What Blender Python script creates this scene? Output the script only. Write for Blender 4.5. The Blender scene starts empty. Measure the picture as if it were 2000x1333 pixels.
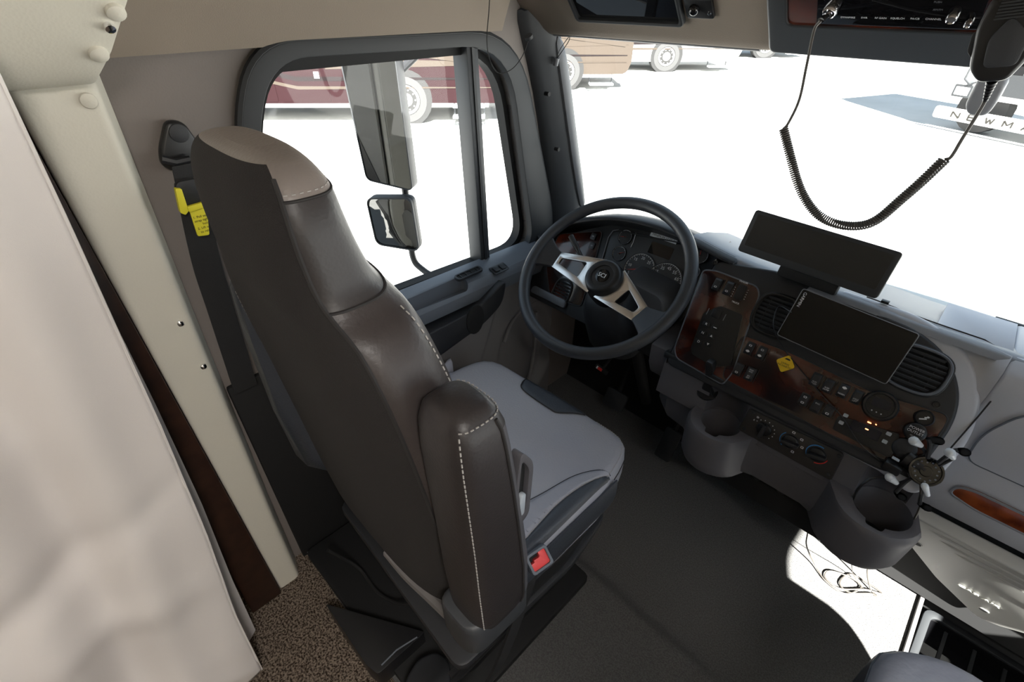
import bpy, bmesh, math, random
from math import radians, sin, cos, pi, sqrt, atan2
from mathutils import Vector, Matrix
random.seed(7)
V = Vector
scene = bpy.context.scene
COL = scene.collection
# ------------------------------------------------------------------ camera, world, sun, exposure
CZ = 1.43                      # camera height over the cab floor
FPX = 950.0
PITCH, YAW = radians(36), radians(45.5)
hh = V((-sin(YAW), cos(YAW), 0)); rr = V((cos(YAW), sin(YAW), 0))
fw = hh * cos(PITCH) - V((0, 0, 1)) * sin(PITCH)
uu = hh * sin(PITCH) + V((0, 0, 1)) * cos(PITCH)
CAM = V((0, 0, CZ))
cd = bpy.data.cameras.new('camera'); cam = bpy.data.objects.new('camera', cd); COL.objects.link(cam)
cam.matrix_world = Matrix(((rr.x, uu.x, -fw.x, 0), (rr.y, uu.y, -fw.y, 0), (rr.z, uu.z, -fw.z, CZ), (0, 0, 0, 1)))
cd.sensor_width = 36; cd.lens = FPX / 2000 * 36; cd.clip_start = 0.02; cd.clip_end = 500
scene.camera = cam

SUN_DIR = V((1.0, -0.86, 1.24)).normalized()      # towards the sun: behind and right of the cab
w = bpy.data.worlds.new('sky'); scene.world = w; w.use_nodes = True
bg = w.node_tree.nodes['Background']; bg.inputs[0].default_value = (0.66, 0.82, 1.0, 1); bg.inputs[1].default_value = 0.32
sd = bpy.data.lights.new('sun', 'SUN'); sd.energy = 15.0; sd.angle = radians(0.6); sd.color = (1.0, 0.96, 0.9)
so = bpy.data.objects.new('sun', sd); COL.objects.link(so)
so.rotation_euler = SUN_DIR.to_track_quat('Z', 'Y').to_euler()
# added fill light behind the cab, brightens the curtain and left side
ld = bpy.data.lights.new('curtain_fill_light', 'AREA'); ld.energy = 6.5; ld.shape = 'RECTANGLE'; ld.size = 0.5; ld.size_y = 0.3; ld.color = (1.0, 0.955, 0.91)
lo = bpy.data.objects.new('curtain_fill_light', ld); COL.objects.link(lo); lo.location = (0.72, -0.22, 2.0)
scene.view_settings.view_transform = 'Standard'; scene.view_settings.look = 'None'
scene.view_settings.exposure = 2.1; scene.view_settings.gamma = 1.0; scene.view_settings.use_curve_mapping = False

# ------------------------------------------------------------------ helpers
def ray(px, py):
    return fw + rr * ((px - 1000) / FPX) - uu * ((py - 666.5) / FPX)
def W(px, py, x=None, y=None, z=None):
    d = ray(px, py)
    t = x / d.x if x is not None else (y / d.y if y is not None else (z - CZ) / d.z)
    return CAM + d * t

class Fr:
    """a local frame: u to the right, v up the surface, n out of it"""
    def __init__(s, o, u, v):
        s.o = V(o); s.u = V(u).normalized(); s.n = s.u.cross(V(v)).normalized(); s.v = s.n.cross(s.u)
    def at(s, a, b, c=0): return s.o + s.u * a + s.v * b + s.n * c
    def pix(s, px, py, c=0):
        d = ray(px, py); o = s.o + s.n * c
        t = (o - CAM).dot(s.n) / d.dot(s.n); p = CAM + d * t - s.o
        return (p.dot(s.u), p.dot(s.v))
    def sub(s, a, b, c=0, rot=0):
        return Fr(s.at(a, b, c), s.u * cos(rot) + s.v * sin(rot), s.v * cos(rot) - s.u * sin(rot))
WORLD = Fr((0, 0, 0), (1, 0, 0), (0, 1, 0))

def rpoly(pts, r, n=5):
    """round the corners of a 2d polygon"""
    out = []; N = len(pts)
    for i in range(N):
        p = V(pts[i]); a = V(pts[i - 1]) - p; b = V(pts[(i + 1) % N]) - p
        rad = r[i] if isinstance(r, (list, tuple)) else r
        la, lb = a.length, b.length
        if rad <= 0 or la < 1e-6 or lb < 1e-6: out.append(p); continue
        k = min(rad, la * .48, lb * .48); A = p + a / la * k; B = p + b / lb * k
        for j in range(n + 1):
            t = j / n; out.append(A * (1 - t) ** 2 + p * 2 * t * (1 - t) + B * t * t)
    return [(q[0], q[1]) for q in out]
def rrect(w_, h_, r, n=5, cx=0, cy=0):
    return rpoly([(cx - w_/2, cy - h_/2), (cx + w_/2, cy - h_/2), (cx + w_/2, cy + h_/2), (cx - w_/2, cy + h_/2)], r, n)
def circ(r, n=24, cx=0, cy=0, ry=None, ex=2.0):
    ry = r if ry is None else ry; o = []
    for i in range(n):
        a = 2 * pi * i / n; c, s_ = cos(a), sin(a)
        o.append((cx + r * math.copysign(abs(c) ** (2 / ex), c), cy + ry * math.copysign(abs(s_) ** (2 / ex), s_)))
    return o
def spline(pts, n=8):
    """catmull-rom through 3d points"""
    P = [V(p) for p in pts]; P = [P[0] * 2 - P[1]] + P + [P[-1] * 2 - P[-2]]; o = []
    for i in range(1, len(P) - 2):
        for j in range(n):
            t = j / n; a, b, c, d = P[i-1], P[i], P[i+1], P[i+2]
            o.append(0.5 * ((2*b) + (c-a)*t + (2*a-5*b+4*c-d)*t*t + (3*b-a-3*c+d)*t**3))
    o.append(P[-2]); return o

class MB:
    def __init__(s): s.v = []; s.f = []
    def add(s, v, f):
        k = len(s.v); s.v += [tuple(p) for p in v]; s.f += [tuple(i + k for i in q) for q in f]; return s
    def prism(s, pts, fr=WORLD, d0=0, d1=.01):
        n = len(pts)
        a = sum(pts[i][0] * pts[(i+1) % n][1] - pts[(i+1) % n][0] * pts[i][1] for i in range(n))
        if a < 0: pts = pts[::-1]
        return s.add([fr.at(p[0], p[1], d0) for p in pts] + [fr.at(p[0], p[1], d1) for p in pts],
                     [tuple(range(n - 1, -1, -1)), tuple(range(n, 2 * n))] + [(i, (i+1) % n, n + (i+1) % n, n + i) for i in range(n)])
    def frustum(s, p0, p1, fr, d0, d1):
        n = len(p0)
        return s.add([fr.at(p[0], p[1], d0) for p in p0] + [fr.at(p[0], p[1], d1) for p in p1],
                     [tuple(range(n - 1, -1, -1)), tuple(range(n, 2 * n))] + [(i, (i+1) % n, n + (i+1) % n, n + i) for i in range(n)])
    def ring(s, outer, inner, fr, d0, d1):
        n = len(outer)
        v = [fr.at(p[0], p[1], d) for d in (d0, d1) for P in (outer, inner) for p in P]; f = []
        for i in range(n):
            j = (i + 1) % n
            f += [(i, n+i, n+j, j), (2*n+i, 2*n+j, 3*n+j, 3*n+i), (i, j, 2*n+j, 2*n+i), (n+j, n+i, 3*n+i, 3*n+j)]
        return s.add(v, f)
    def box(s, c, size, fr=WORLD):
        x, y, z = size
        return s.prism([(c[0]-x/2, c[1]-y/2), (c[0]+x/2, c[1]-y/2), (c[0]+x/2, c[1]+y/2), (c[0]-x/2, c[1]+y/2)], fr, c[2]-z/2, c[2]+z/2)
    def loft(s, rings, cap=True, closed=False):
        n = len(rings[0]); v = [p for r in rings for p in r]; f = []; m = len(rings)
        for k in range(m if closed else m - 1):
            k2 = (k + 1) % m
            for i in range(n):
                j = (i + 1) % n; f.append((k*n+i, k*n+j, k2*n+j, k2*n+i))
        if cap and not closed: f += [tuple(range(n - 1, -1, -1)), tuple(range((m-1)*n, m*n))]
        return s.add(v, f)
    def cyl(s, p0, p1, r0, r1=None, n=16):
        r1 = r0 if r1 is None else r1; p0, p1 = V(p0), V(p1); d = (p1 - p0).normalized()
        a = d.orthogonal().normalized(); b = d.cross(a)
        return s.loft([[p + a * (r * cos(2*pi*i/n)) + b * (r * sin(2*pi*i/n)) for i in range(n)] for p, r in ((p0, r0), (p1, r1))])
    def tube(s, path, r, n=8, closed=False, cap=True):
        P = [V(p) for p in path]; m = len(P); rings = []; a = None
        for i in range(m):
            if closed: t = P[(i+1) % m] - P[i-1]
            else: t = P[min(i+1, m-1)] - P[max(i-1, 0)]
            if t.length < 1e-9: t = V((0, 0, 1))
            t.normalize()
            if a is None: a = t.orthogonal().normalized()
            else:
                a = a - t * a.dot(t)
                a = a.normalized() if a.length > 1e-6 else t.orthogonal().normalized()
            b = t.cross(a); R = r[i] if isinstance(r, (list, tuple)) else r
            rings.append([P[i] + a * (R * cos(2*pi*k/n)) + b * (R * sin(2*pi*k/n)) for k in range(n)])
        return s.loft(rings, cap, closed)
    def lathe(s, prof, fr, n=32):
        return s.loft([[fr.at(max(r, 1e-5) * cos(2*pi*i/n), max(r, 1e-5) * sin(2*pi*i/n), h) for i in range(n)] for r, h in prof])
    def grid(s, fn, nu, nv, wrap=False):
        v = [fn(i / nu, j / nv) for j in range(nv + 1) for i in range(nu + 1)]
        return s.add(v, [(j*(nu+1)+i, j*(nu+1)+i+1, (j+1)*(nu+1)+i+1, (j+1)*(nu+1)+i) for j in range(nv) for i in range(nu)])
    def sphere(s, c, r, n=12, m=8, sc=(1, 1, 1)):
        c = V(c)
        return s.loft([[c + V((r*sc[0]*max(sin(pi*k/m), .01)*cos(2*pi*i/n), r*sc[1]*max(sin(pi*k/m), .01)*sin(2*pi*i/n), -r*sc[2]*cos(pi*k/m))) for i in range(n)] for k in range(m + 1)])
    def build(s, name, mat, parent=None, bevel=0, seg=2, ang=35, cut=None, solid=0, sub=0, smooth=True, fixn=True):
        me = bpy.data.meshes.new(name); me.from_pydata(s.v, [], s.f); me.validate()
        o = bpy.data.objects.new(name, me); COL.objects.link(o)
        if fixn:
            bm = bmesh.new(); bm.from_mesh(me); bmesh.ops.recalc_face_normals(bm, faces=bm.faces); bm.to_mesh(me); bm.free()
        mods = False
        if solid: q = o.modifiers.new('s', 'SOLIDIFY'); q.thickness = solid; q.offset = -1; mods = True
        tmp = []
        for c in (cut or []):
            cm = bpy.data.meshes.new('c'); cm.from_pydata(c.v, [], c.f)
            bm = bmesh.new(); bm.from_mesh(cm); bmesh.ops.recalc_face_normals(bm, faces=bm.faces); bm.to_mesh(cm); bm.free()
            co = bpy.data.objects.new('c', cm); COL.objects.link(co); tmp.append(co)
            q = o.modifiers.new('b', 'BOOLEAN'); q.operation = 'DIFFERENCE'; q.solver = 'EXACT'; q.object = co; mods = True
        if bevel: q = o.modifiers.new('v', 'BEVEL'); q.width = bevel; q.segments = seg; q.limit_method = 'ANGLE'; q.angle_limit = radians(30); q.use_clamp_overlap = True; mods = True
        if sub: q = o.modifiers.new('u', 'SUBSURF'); q.levels = sub; q.render_levels = sub; mods = True
        if mods:
            dg = bpy.context.evaluated_depsgraph_get(); dg.update()
            nm = bpy.data.meshes.new_from_object(o.evaluated_get(dg)); o.modifiers.clear(); o.data = nm; me = nm; me.name = name
        for c in tmp: bpy.data.objects.remove(c)
        me.materials.clear(); me.materials.append(mat)
        if smooth:
            me.polygons.foreach_set('use_smooth', [True] * len(me.polygons)); me.set_sharp_from_angle(angle=radians(ang))
        if parent: o.parent = parent
        return o
def thing(name, label, cat, loc=(0, 0, 0), group=None):
    o = bpy.data.objects.new(name, None); COL.objects.link(o); o['label'] = label; o['category'] = cat
    o.empty_display_size = .05
    if group: o['group'] = group
    return o
def tag(o, label, cat, group=None):
    o['label'] = label; o['category'] = cat
    if group: o['group'] = group
    return o
def struct(o): o['kind'] = 'structure'; return o
def lab(o, l): o['label'] = l; return o
def text(name, body, fr, size, mat, parent=None, ax='CENTER', depth=.0004, sx=1.0, space=1.0, bold=0):
    cu = bpy.data.curves.new('t', 'FONT'); cu.body = body; cu.size = size; cu.align_x = ax; cu.align_y = 'CENTER'; cu.extrude = depth; cu.space_character = space
    cu.resolution_u = 3; cu.offset = bold
    t = bpy.data.objects.new('t', cu); COL.objects.link(t)
    dg = bpy.context.evaluated_depsgraph_get(); me = bpy.data.meshes.new_from_object(t.evaluated_get(dg)); bpy.data.objects.remove(t)
    for vtx in me.vertices:
        p = vtx.co; vtx.co = fr.at(p.x * sx, p.y, p.z)
    me.name = name; me.materials.clear(); me.materials.append(mat)
    o = bpy.data.objects.new(name, me); COL.objects.link(o)
    if parent: o.parent = parent
    return o

# ------------------------------------------------------------------ materials
def mat(name, c, rough=.6, metal=0, spec=.5, bump=0, bscale=300, var=0, vscale=8, c2=None, kind='noise', coat=0, bdist=.002, detail=3, sheen=0):
    m = bpy.data.materials.new(name); m.use_nodes = True; nt = m.node_tree; b = nt.nodes['Principled BSDF']
    b.inputs['Base Color'].default_value = (*c, 1); b.inputs['Roughness'].default_value = rough; b.inputs['Metallic'].default_value = metal
    b.inputs['Specular IOR Level'].default_value = spec; b.inputs['Coat Weight'].default_value = coat; b.inputs['Coat Roughness'].default_value = .08
    if sheen: b.inputs['Sheen Weight'].default_value = sheen
    tc = nt.nodes.new('ShaderNodeTexCoord')
    if c2 is not None:
        n = nt.nodes.new('ShaderNodeTexNoise'); n.inputs['Scale'].default_value = vscale; n.inputs['Detail'].default_value = detail
        nt.links.new(tc.outputs['Object'], n.inputs['Vector'])
        r = nt.nodes.new('ShaderNodeValToRGB'); r.color_ramp.elements[0].position = .38; r.color_ramp.elements[1].position = .62
        r.color_ramp.elements[0].color = (*c, 1); r.color_ramp.elements[1].color = (*c2, 1)
        nt.links.new(n.outputs['Fac'], r.inputs['Fac']); nt.links.new(r.outputs['Color'], b.inputs['Base Color'])
    if bump:
        if kind == 'noise': n = nt.nodes.new('ShaderNodeTexNoise'); n.inputs['Detail'].default_value = 3; out = 'Fac'
        else: n = nt.nodes.new('ShaderNodeTexVoronoi'); out = 'Distance'
        n.inputs['Scale'].default_value = bscale; nt.links.new(tc.outputs['Object'], n.inputs['Vector'])
        bp = nt.nodes.new('ShaderNodeBump'); bp.inputs['Strength'].default_value = bump; bp.inputs['Distance'].default_value = bdist
        nt.links.new(n.outputs[out], bp.inputs['Height']); nt.links.new(bp.outputs['Normal'], b.inputs['Normal'])
    return m
def emis(name, c, s):
    m = bpy.data.materials.new(name); m.use_nodes = True; b = m.node_tree.nodes['Principled BSDF']
    b.inputs['Base Color'].default_value = (*c, 1); b.inputs['Emission Color'].default_value = (*c, 1); b.inputs['Emission Strength'].default_value = s; return m
M = {}
M['fascia'] = mat('dark_textured_plastic', (.018, .019, .022), .5, bump=.25, bscale=900, bdist=.0006)
M['black'] = mat('black_plastic', (.012, .012, .013), .38)
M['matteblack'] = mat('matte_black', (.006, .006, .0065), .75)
M['rubber'] = mat('rubber_seal', (.022, .024, .027), .6)
M['rim'] = mat('wheel_leatherette', (.035, .038, .044), .42, bump=.3, bscale=700, kind='voronoi', bdist=.0006)
M['grey'] = mat('grey_plastic', (.090, .087, .096), .5, bump=.25, bscale=900, bdist=.0005)
M['dash'] = mat('grey_dash_skin', (.24, .25, .275), .45, bump=.25, bscale=800, bdist=.0005)
M['door'] = mat('grey_door_plastic', (.165, .155, .155), .5, bump=.2, bscale=800, bdist=.0005)
M['doortop'] = mat('blue_grey_door_plastic', (.125, .14, .165), .42)
M['pillar'] = mat('charcoal_pillar_trim', (.040, .043, .048), .5, bump=.2, bscale=700, bdist=.0005)
M['pillarlt'] = mat('grey_pillar_trim', (.13, .135, .145), .5, bump=.2, bscale=700, bdist=.0005)
M['wall'] = mat('taupe_vinyl', (.190, .165, .150), .7, bump=.35, bscale=260, kind='voronoi', bdist=.0008)
M['headliner'] = mat('beige_headliner', (.25, .206, .166), .85, bump=.2, bscale=500)
M['cream'] = mat('cream_vinyl', (.66, .63, .545), .6, bump=.25, bscale=260, kind='voronoi', bdist=.0006)
M['brown'] = mat('dark_brown_wood', (.026, .011, .007), .4, c2=(.040, .017, .010), vscale=30)
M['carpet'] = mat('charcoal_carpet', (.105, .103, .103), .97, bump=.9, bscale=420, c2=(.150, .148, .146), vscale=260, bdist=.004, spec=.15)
M['tan'] = mat('speckled_tan_carpet', (.030, .020, .014), .97, bump=1, bscale=230, c2=(.27, .215, .17), vscale=210, bdist=.006, spec=.1)
M['fabric'] = mat('dark_brown_fabric', (.016, .0135, .013), .9, bump=.7, bscale=700, bdist=.001)
M['leather'] = mat('dark_brown_leather', (.028, .0235, .0235), .45, bump=.18, bscale=230, kind='voronoi', bdist=.0010)
M['leather2'] = mat('umber_leather', (.045, .037, .036), .45, bump=.3, bscale=150, kind='noise', bdist=.002)
M['cap'] = mat('lit_taupe_leather', (.215, .185, .170), .42, bump=.35, bscale=230, kind='voronoi', bdist=.0008)  # headrest top leather, lightened: window light put into its colour
M['navy'] = mat('charcoal_blue_leather', (.040, .046, .058), .36, bump=.35, bscale=230, kind='voronoi', bdist=.0008)
M['ltgrey'] = mat('light_grey_leather', (.31, .32, .37), .45, bump=.4, bscale=200, kind='voronoi', bdist=.0010, c2=(.335, .342, .38), vscale=5)
M['ltgrey2'] = mat('light_grey_bolster_leather', (.30, .31, .36), .42, bump=.6, bscale=45, kind='noise', bdist=.004)
M['stitch'] = mat('pale_stitching', (.38, .36, .34), .8)
M['seam'] = mat('seam_shadow_thread', (.02, .018, .018), .8)
M['steel'] = mat('brushed_steel', (.72, .69, .66), .26, 1, bump=.1, bscale=500, bdist=.0003)
M['chrome'] = mat('chrome', (.85, .85, .87), .08, 1)
M['mirror'] = mat('mirror_glass', (.11, .11, .108), .02, 1)
M['wood'] = mat('burl_wood_gloss', (.010, .004, .003), .2, c2=(.10, .017, .006), vscale=9, coat=.6, detail=8)
M['woodred'] = mat('red_burl_inlay', (.12, .022, .009), .2, c2=(.34, .075, .02), vscale=22, coat=.8, detail=8)
M['screen'] = mat('black_glass', (.006, .006, .007), .02, spec=.5)
M['screenm'] = mat('matte_screen', (.018, .018, .018), .35)
M['dash_lit'] = mat('lit_grey_dash_skin', (.50, .515, .565), .5, bump=.25, bscale=800, bdist=.0005)  # lighter copy of the dash grey, side-window light put into the colour
M['white'] = mat('white_print', (.75, .77, .8), .6)
M['whitep'] = mat('white_plastic', (.72, .76, .80), .3)
M['dim'] = mat('dim_print', (.20, .21, .23), .6)
M['btn'] = mat('pale_grey_button', (.42, .46, .50), .5)
M['yellow'] = mat('yellow_plastic', (.80, .72, .04), .5)
M['yellow2'] = mat('yellow_sticker', (.86, .56, .015), .5)
M['ink'] = mat('black_ink', (.015, .013, .01), .7)
M['red'] = mat('red_plastic', (.80, .07, .07), .4)
M['needle'] = mat('red_needle', (.75, .05, .03), .4)
M['blue'] = mat('blue_print', (.04, .25, .6), .5)
M['redp'] = mat('red_print', (.75, .04, .03), .5)
M['plate'] = mat('climate_plate', (.030, .027, .025), .45, bump=.2, bscale=900, bdist=.0004)
M['amber'] = emis('amber_display', (1, .35, .12), 1.2)
M['navyd'] = mat('navy_display', (.006, .007, .018), .15)
M['curtain'] = mat('off_white_curtain', (.74, .70, .68), .85, bump=.25, bscale=900, bdist=.0006)
M['cabair'] = mat('light_grey_kick_plastic', (.52, .515, .49), .45, bump=.15, bscale=900, bdist=.0003)
M['web'] = mat('black_webbing', (.012, .012, .013), .7, bump=.4, bscale=900)
M['cord'] = mat('grey_black_cord', (.065, .058, .052), .55)
M['concrete'] = mat('bright_concrete', (.43, .43, .425), .9, c2=(.49, .49, .485), vscale=.6)
M['grass'] = mat('grass', (.10, .22, .04), .9)
M['rvmar'] = mat('coach_maroon', (.010, .002, .003), .5, spec=.15)
M['rvtan'] = mat('coach_tan', (.038, .030, .024), .5, spec=.15)
M['rvbrown'] = mat('coach_brown', (.21, .13, .10), .5, spec=.15)
M['rvdark'] = mat('coach_dark_stripe', (.007, .0045, .005), .5, spec=.15)
M['rvwhite'] = mat('coach_white', (.60, .60, .58), .5, spec=.15)
M['rvred'] = mat('coach_red_stripe', (.07, .004, .005), .5, spec=.15)
M['tyre'] = mat('tyre', (.03, .03, .031), .8)
M['own'] = mat('coach_side_beige', (.28, .27, .25), .5, spec=.2)
def glassmat():
    m = bpy.data.materials.new('window_glass'); m.use_nodes = True; nt = m.node_tree; nt.nodes.remove(nt.nodes['Principled BSDF'])
    out = nt.nodes['Material Output']; t = nt.nodes.new('ShaderNodeBsdfTransparent'); g = nt.nodes.new('ShaderNodeBsdfGlossy'); g.inputs['Roughness'].default_value = .02
    t.inputs[0].default_value = (.93, .96, .95, 1); mx = nt.nodes.new('ShaderNodeMixShader'); mx.inputs[0].default_value = .025
    nt.links.new(t.outputs[0], mx.inputs[1]); nt.links.new(g.outputs[0], mx.inputs[2]); nt.links.new(mx.outputs[0], out.inputs['Surface']); return m
M['glass'] = glassmat()

# ================================================================== STRUCTURE
GZ = -1.25                      # ground level outside
XL, XR = -1.05, 1.05
# ---- ground outside
g = MB().grid(lambda a, b: V((-45 + 90 * a, -25 + 110 * b, GZ)), 1, 1).build('floor_lot', M['concrete']); g.name = 'ground'; struct(g)
# ---- cab floor with the low step towards the footwell
def floorz(y): 
    t = min(max((y - .69) / .05, 0), 1); t = t * t * (3 - 2 * t)
    return .026 * (1 - t)
fb = MB()
ys = [.13, .3, .5, .67, .69, .70, .71, .72, .73, .74, .76, .9, 1.1, 1.34, 1.38]
vv = []; X0, X1 = XL, .335
for y in ys: vv += [V((X0, y, floorz(y))), V((X1, y, floorz(y)))]
fb.add(vv, [(2*i, 2*i+1, 2*i+3, 2*i+2) for i in range(len(ys) - 1)])
vv = [V((x, y, z)) for y, z in ((.13, .026), (.66, .026), (.74, .01)) for x in (X1, XR)]
fb.add(vv, [(0, 1, 3, 2), (2, 3, 5, 4)])
struct(fb.build('floor', M['carpet'], solid=.02, fixn=False))
# raised carpet toe board at the front of the footwell
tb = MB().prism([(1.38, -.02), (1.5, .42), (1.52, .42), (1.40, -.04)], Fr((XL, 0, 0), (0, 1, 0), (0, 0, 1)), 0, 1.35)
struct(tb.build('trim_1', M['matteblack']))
tr = MB().box(((XL + XR) / 2, -1.45, -.01), (2.6, 3.16, .05))
struct(tr.build('floor_rear', M['tan'])).name = 'floor_2'
# ---- driver door wall with window opening
wl = Fr((XL, 0, 0), (0, 1, 0), (0, 0, 1))           # u = forward, v = up, n = +x (into the cab)
win_out = rpoly([(.30, .72), (.30, 1.20), (.375, 1.352), (1.03, 1.342), (1.235, .72)], [.05, .12, .16, .16, .08], 8)
win_in = rpoly([(.332, .742), (.332, 1.19), (.40, 1.325), (1.0, 1.315), (1.118, .715)], [.04, .10, .13, .15, .10], 8)
wallp = [(-.05, -.05), (1.47, -.05), (1.47, .66), (1.34, .74), (1.22, 1.0), (1.13, 1.36), (1.12, 1.43), (-.05, 1.43)]
cutw = MB().prism(win_in, wl, -.2, .2)
struct(MB().prism(wallp, wl, -.06, 0).build('wall_left', M['wall'], cut=[cutw]))
struct(MB().prism([(.118, .0), (.60, .0), (.60, .42), (.50, .70), (.118, .70)], wl, .002, .018).build('wall_shade', M['matteblack'], bevel=.006))  # black sheet painting the shade low on the taupe wall
# rubber surround + inner channel + divider + panes
wn = MB()
n_ = 44
def resamp(p, n):
    P = [V((q[0], q[1])) for q in p]; P.append(P[0]); L = [0]
    for i in range(1, len(P)): L.append(L[-1] + (P[i] - P[i-1]).length)
    o = []; k = 0
    for i in range(n):
        d = L[-1] * i / n
        while L[k + 1] < d: k += 1
        t = (d - L[k]) / max(L[k+1] - L[k], 1e-9); q = P[k].lerp(P[k+1], t); o.append((q.x, q.y))
    return o
wn.ring(win_out, win_in, wl, -.02, .022)
w1 = struct(wn.build('window_1', M['rubber'], bevel=.008, seg=3))
lip = MB().tube([wl.at(p[0], p[1], .012) for p in win_out], .010, 8, closed=True).build('rubber_seal', M['rubber'], w1)
b_ = MB(); b_.ring(win_in, [(p[0]*.955 + .725*.045, p[1]*.955 + 1.03*.045) for p in win_in], wl, -.05, -.018); b_.build('run_channel', M['matteblack'], w1)
dv = MB().prism([(.868, 1.32), (.905, 1.32), (.925, .72), (.888, .72)], wl, -.045, .012).build('divider_bar', M['pillar'], w1, bevel=.004)
dv2 = MB().prism([(.881, 1.315), (.889, 1.315), (.909, .72), (.901, .72)], wl, .012, .016).build('divider_seam', M['rubber'], w1)
gl = MB().add([wl.at(p[0], p[1], -.035) for p in win_in], [tuple(range(len(win_in)))]).build('glass_pane', M['glass'], w1)
# dark top strip of the sliding glass frame
MB().prism([(.36, 1.30), (.875, 1.298), (.875, 1.335), (.36, 1.34)], wl, -.045, -.01).build('top_channel', M['matteblack'], w1)
# ---- driver door inner panel
d1 = thing('door_1', '', ''); del d1['label']; del d1['category']; struct(d1)
pan = MB()
def doorx(y, z):   # how far the door skin stands in from the wall
    b = .045
    if z > .66: b += .030 * min((z - .66) / .05, 1)
    # sculpted big curve (raised pocket area toward the rear)
    s = y - (.70 + (z - .10) * .42)
    t = min(max(-s / .03 + .5, 0), 1); b += .022 * (t*t*(3-2*t)) * (1 if z < .66 else 0)
    e = ((y - 1.06) / .15) ** 2 + ((z - .30) / .22) ** 2
    if e < 1: b -= .030 * min((1 - e) * 3, 1)
    return XL + b
pan.grid(lambda a, b: V((doorx(.47 + a * .73, .02 + b * .68), .47 + a * .73, .02 + b * .68)), 90, 60)
pan.build('door_panel', M['door'], d1, ang=60, fixn=False)
# belt ledge with grab pocket
lp = Fr((XL, 0, 0), (0, 1, 0), (0, 0, 1))
ledge = MB()
def ledge_sec(y):
    zt = .752 - .020 * (y - .5)
    return [V((XL + .002, y, zt + .006)), V((XL + .035, y, zt)), V((XL + .075, y, zt - .012)), V((XL + .092, y, zt - .035)), V((XL + .092, y, zt - .07)), V((XL + .04, y, zt - .095)), V((XL + .002, y, zt - .095))]
ledge.loft([ledge_sec(.20 + .07 * i) for i in range(15)])
pk = MB().prism(rpoly([(XL + .045, .575), (XL + .082, .575), (XL + .086, .775), (XL + .04, .79)], .018, 6), WORLD, .700, .80)
ledge.build('belt_ledge', M['doortop'], d1, cut=[pk], bevel=.003)
# armrest body below the ledge
arm = MB().prism(rpoly([(.40, .66), (.78, .665), (.90, .72), (.88, .64), (.80, .60), (.60, .565), (.40, .56)], .03, 6), wl, .045, .115)
lab(arm.build('door_armrest', M['fascia'], d1, bevel=.012, seg=3), 'dark moulded armrest under the door pull')
MB().prism(circ(.034, 20, .765, .635, .05), wl, .112, .119).build('armrest_pad', M['matteblack'], d1, bevel=.003)
# small vent in the ledge
lv = Fr((XL + .055, .80, .752), (0, 1, 0), (-1, 0, .2))
q = MB().ring(rrect(.098, .026, .012, 5), rrect(.084, .016, .007, 5), lv, -.004, .004).build('defrost_vent', M['fascia'], d1, bevel=.0015)
MB().prism(rrect(.086, .018, .008), lv, -.002, .0006).build('vent_mesh', M['matteblack'], q)
for i in range(4): MB().box((-.030 + .02 * i, 0, .001), (.0022, .015, .004), lv).build('vent_fin', M['black'], q)
sw = Fr((XL + .072, .905, .735), (0, 1, 0), (-1, 0, .35))
q = MB().prism(rrect(.060, .034, .006), sw, 0, .003).build('window_switch_plate', M['black'], d1, bevel=.001)
MB().prism(rrect(.018, .022, .004, 5, -.013), sw, .003, .008).build('rocker', M['fascia'], q, bevel=.001)
MB().prism(rrect(.018, .022, .004, 5, .013), sw, .003, .007).build('rocker', M['fascia'], q, bevel=.001)
MB().prism(circ(.017, 20, .858, .535, .018), wl, .045, .052).build('speaker_plug', M['matteblack'], d1, bevel=.001)
dh = MB().prism(rpoly([(.60, .575), (.72, .583), (.715, .600), (.60, .597)], .004), wl, .06, .105).build('door_pull', M['black'], d1, bevel=.003)
MB().tube(spline([V((XL + .07, 1.08, .50)), V((XL + .075, 1.075, .36)), V((XL + .075, 1.05, .22)), V((XL + .06, 1.0, .08))]), .007, 8).build('panel_rib', M['door'], d1)
MB().tube(spline([V((XL + .065, .93, .44)), V((XL + .045, 1.0, .50)), V((XL + .04, 1.10, .52)), V((XL + .045, 1.16, .50))]), .006, 8).build('panel_rib', M['door'], d1)
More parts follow.
